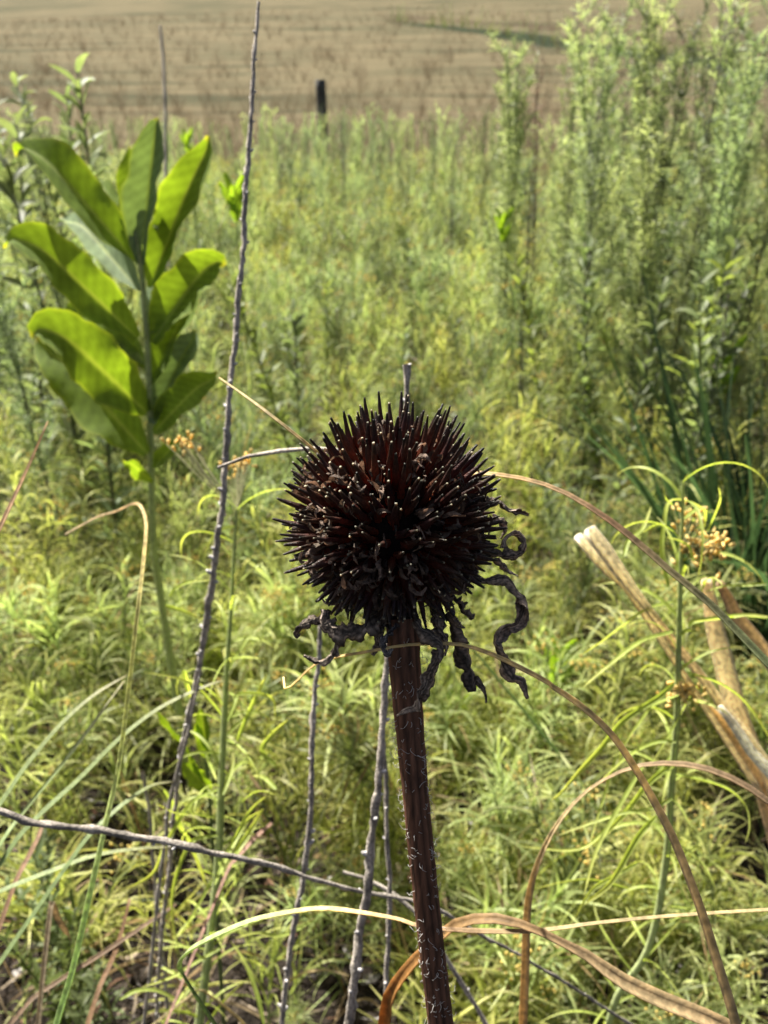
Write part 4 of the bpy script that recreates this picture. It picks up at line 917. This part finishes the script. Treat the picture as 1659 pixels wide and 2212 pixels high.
scatter('undergrowth_grass', [gtuft[0], mid[0], short[0], short[1], tuft[0]], pt, np.c_[rs.normal(size=(n, 2)) * .2, rs.random(n) * 6.28], rs.uniform(.35, .9, n) * np.interp(pt[:, 1], [.5, 1.5], [.6, 1]), rs.choice(5, n, p=[.12, .28, .28, .25, .07]), 'thin green grass filling in under the meadow plants', 'grass')
pt = points(300, .42, 1.25, .9, mask=lambda x, y: not (x < -.06 and y < .85 and rs.random() < .5))
n = len(pt)
scatter('tangled_undergrowth', sprawl + [short[1], short[2]], pt, np.c_[rs.normal(size=(n, 2)) * .25, rs.random(n) * 6.28], rs.uniform(.55, 1.05, n), rs.choice(5, n, p=[.25, .25, .2, .15, .15]), 'bright curling thread leaves tangled over the soil in the lower half', 'undergrowth')
pt = points(900, 4.2, 13, 1.1)
n = len(pt)
scatter('rim_growth', tallp + tuft, pt, np.c_[rs.normal(size=(n, 2)) * .08, rs.random(n) * 6.28], rs.uniform(.38, .85, n) * np.interp(pt[:, 1], [4, 8, 13], [1, .9, .5]), rs.choice(7, n, p=[.14, .13, .13, .13, .16, .16, .15]), 'mixed grey green and tan growth where the meadow meets the dry hillside', 'meadow growth')
pt = points(4200, 5.6, 60, 2.2, .3)
n = len(pt)
scatter('dry_grass', tuft, pt, np.c_[rs.normal(size=(n, 2)) * .1, rs.random(n) * 6.28], rs.uniform(.6, 1.15, n) * np.interp(pt[:, 1], [5.6, 10, 60], [1.15, 1.0, .9]), rs.integers(0, 3, n), 'tan dry grass beyond the green meadow', 'grass')
pt = points(120, 20, 46, 1, .2, mask=lambda x, y: x > .3 and abs(2.6 * x + y - 44) < 2.2)
n = len(pt)
if n: scatter('swale_shrubs', [leafy[1], gtuft[0]], pt, np.c_[np.zeros((n, 2)), rs.random(n) * 6.28], rs.uniform(.8, 1.6, n), rs.integers(0, 2, n), 'dark green low growth along a dip in the hillside', 'low shrubs')
# litter on the soil
lm = MB()
for k in range(5200):
    y = .32 + 1.5 * rs.random() ** 1.4; x = rs.uniform(-1, 1) * (.2 + .5 * y); z = g0(x, y) + rs.uniform(.0, .02)
    a = rs.random() * 6.28; L_ = rs.uniform(.012, .07) if rs.random() < .65 else rs.uniform(.008, .02)
    d = np.array([cos(a), sin(a), rs.normal() * .25]); q = rs.normal(size=3) * L_ * .18
    pts = spline([(x, y, z), np.array((x, y, z)) + d * L_ * .5 + q * [1, 1, .6], np.array((x, y, z)) + d * L_], 5)
    t_ = rs.random()
    c_ = np.array((.34, .27, .19)) if t_ < .35 else np.array((.16, .12, .09)) if t_ < .7 else np.array((.42, .39, .36)) if t_ < .85 else np.array((.36, .2, .12))
    lm.ribbon(pts, np.array([.4, 1, 1, .8, .2]) * (rs.uniform(.001, .0028) if L_ > .02 else rs.uniform(.003, .008)), c_ * rs.uniform(.2, .8), cross=3, cup=.3, twist=rs.normal() * 1.0)
o = lm.obj('plant_litter', M_litter); tag(o, 'dead stems and curled brown leaves lying on the soil', 'litter', kind='stuff')
# a thin scatter of standing dead grass in the near undergrowth
lm = MB()
for k in range(420):
    y = .45 + 1.6 * rs.random(); x = rs.uniform(-1, 1) * (.2 + .5 * y)
    if not in_view(x, y, .1): continue
    pts, ww = arch_leaf(rs, np.array([x, y, g0(x, y) - .005]), rs.random() * 6.28, rs.uniform(.10, .3), rs.uniform(.0012, .0032), e0=rs.uniform(.7, 1.5), droop=rs.uniform(.2, 2.0), n=14)
    c_ = np.array((.38, .29, .17)) if rs.random() < .6 else np.array((.36, .2, .1)) if rs.random() < .4 else np.array((.2, .24, .1))
    lm.ribbon(pts, ww, c_ * rs.uniform(.6, 1.2), cross=3, cup=.3, twist=rs.normal() * .8)
o = lm.obj('dead_grass', M_straw); tag(o, 'thin tan dead grass tangled through the undergrowth', 'grass', kind='stuff')

# fence post
pp = PY(692, 172, 9.0); gzp = g0(pp[0], 9.0)
mb = MB(); hh = pp[2] - gzp
z = np.linspace(-.1, hh, 14); r_ = .052 * (1 + .06 * (rng.random((14, 14)) - .5))
pts = np.c_[pp[0] + (hh - z) * .03, np.full(14, 9.0), gzp + z]
mb.tube(pts, .047, (.06, .06, .055), ns=14, bump=1 + .10 * (rng.random((1, 14)) - .5) * np.ones((14, 1)))
o = mb.obj('fence_post', M_post, loc=(pp[0], 9.0, gzp)); tag(o, 'dark weathered wooden post at the far edge of the meadow', 'fence post')
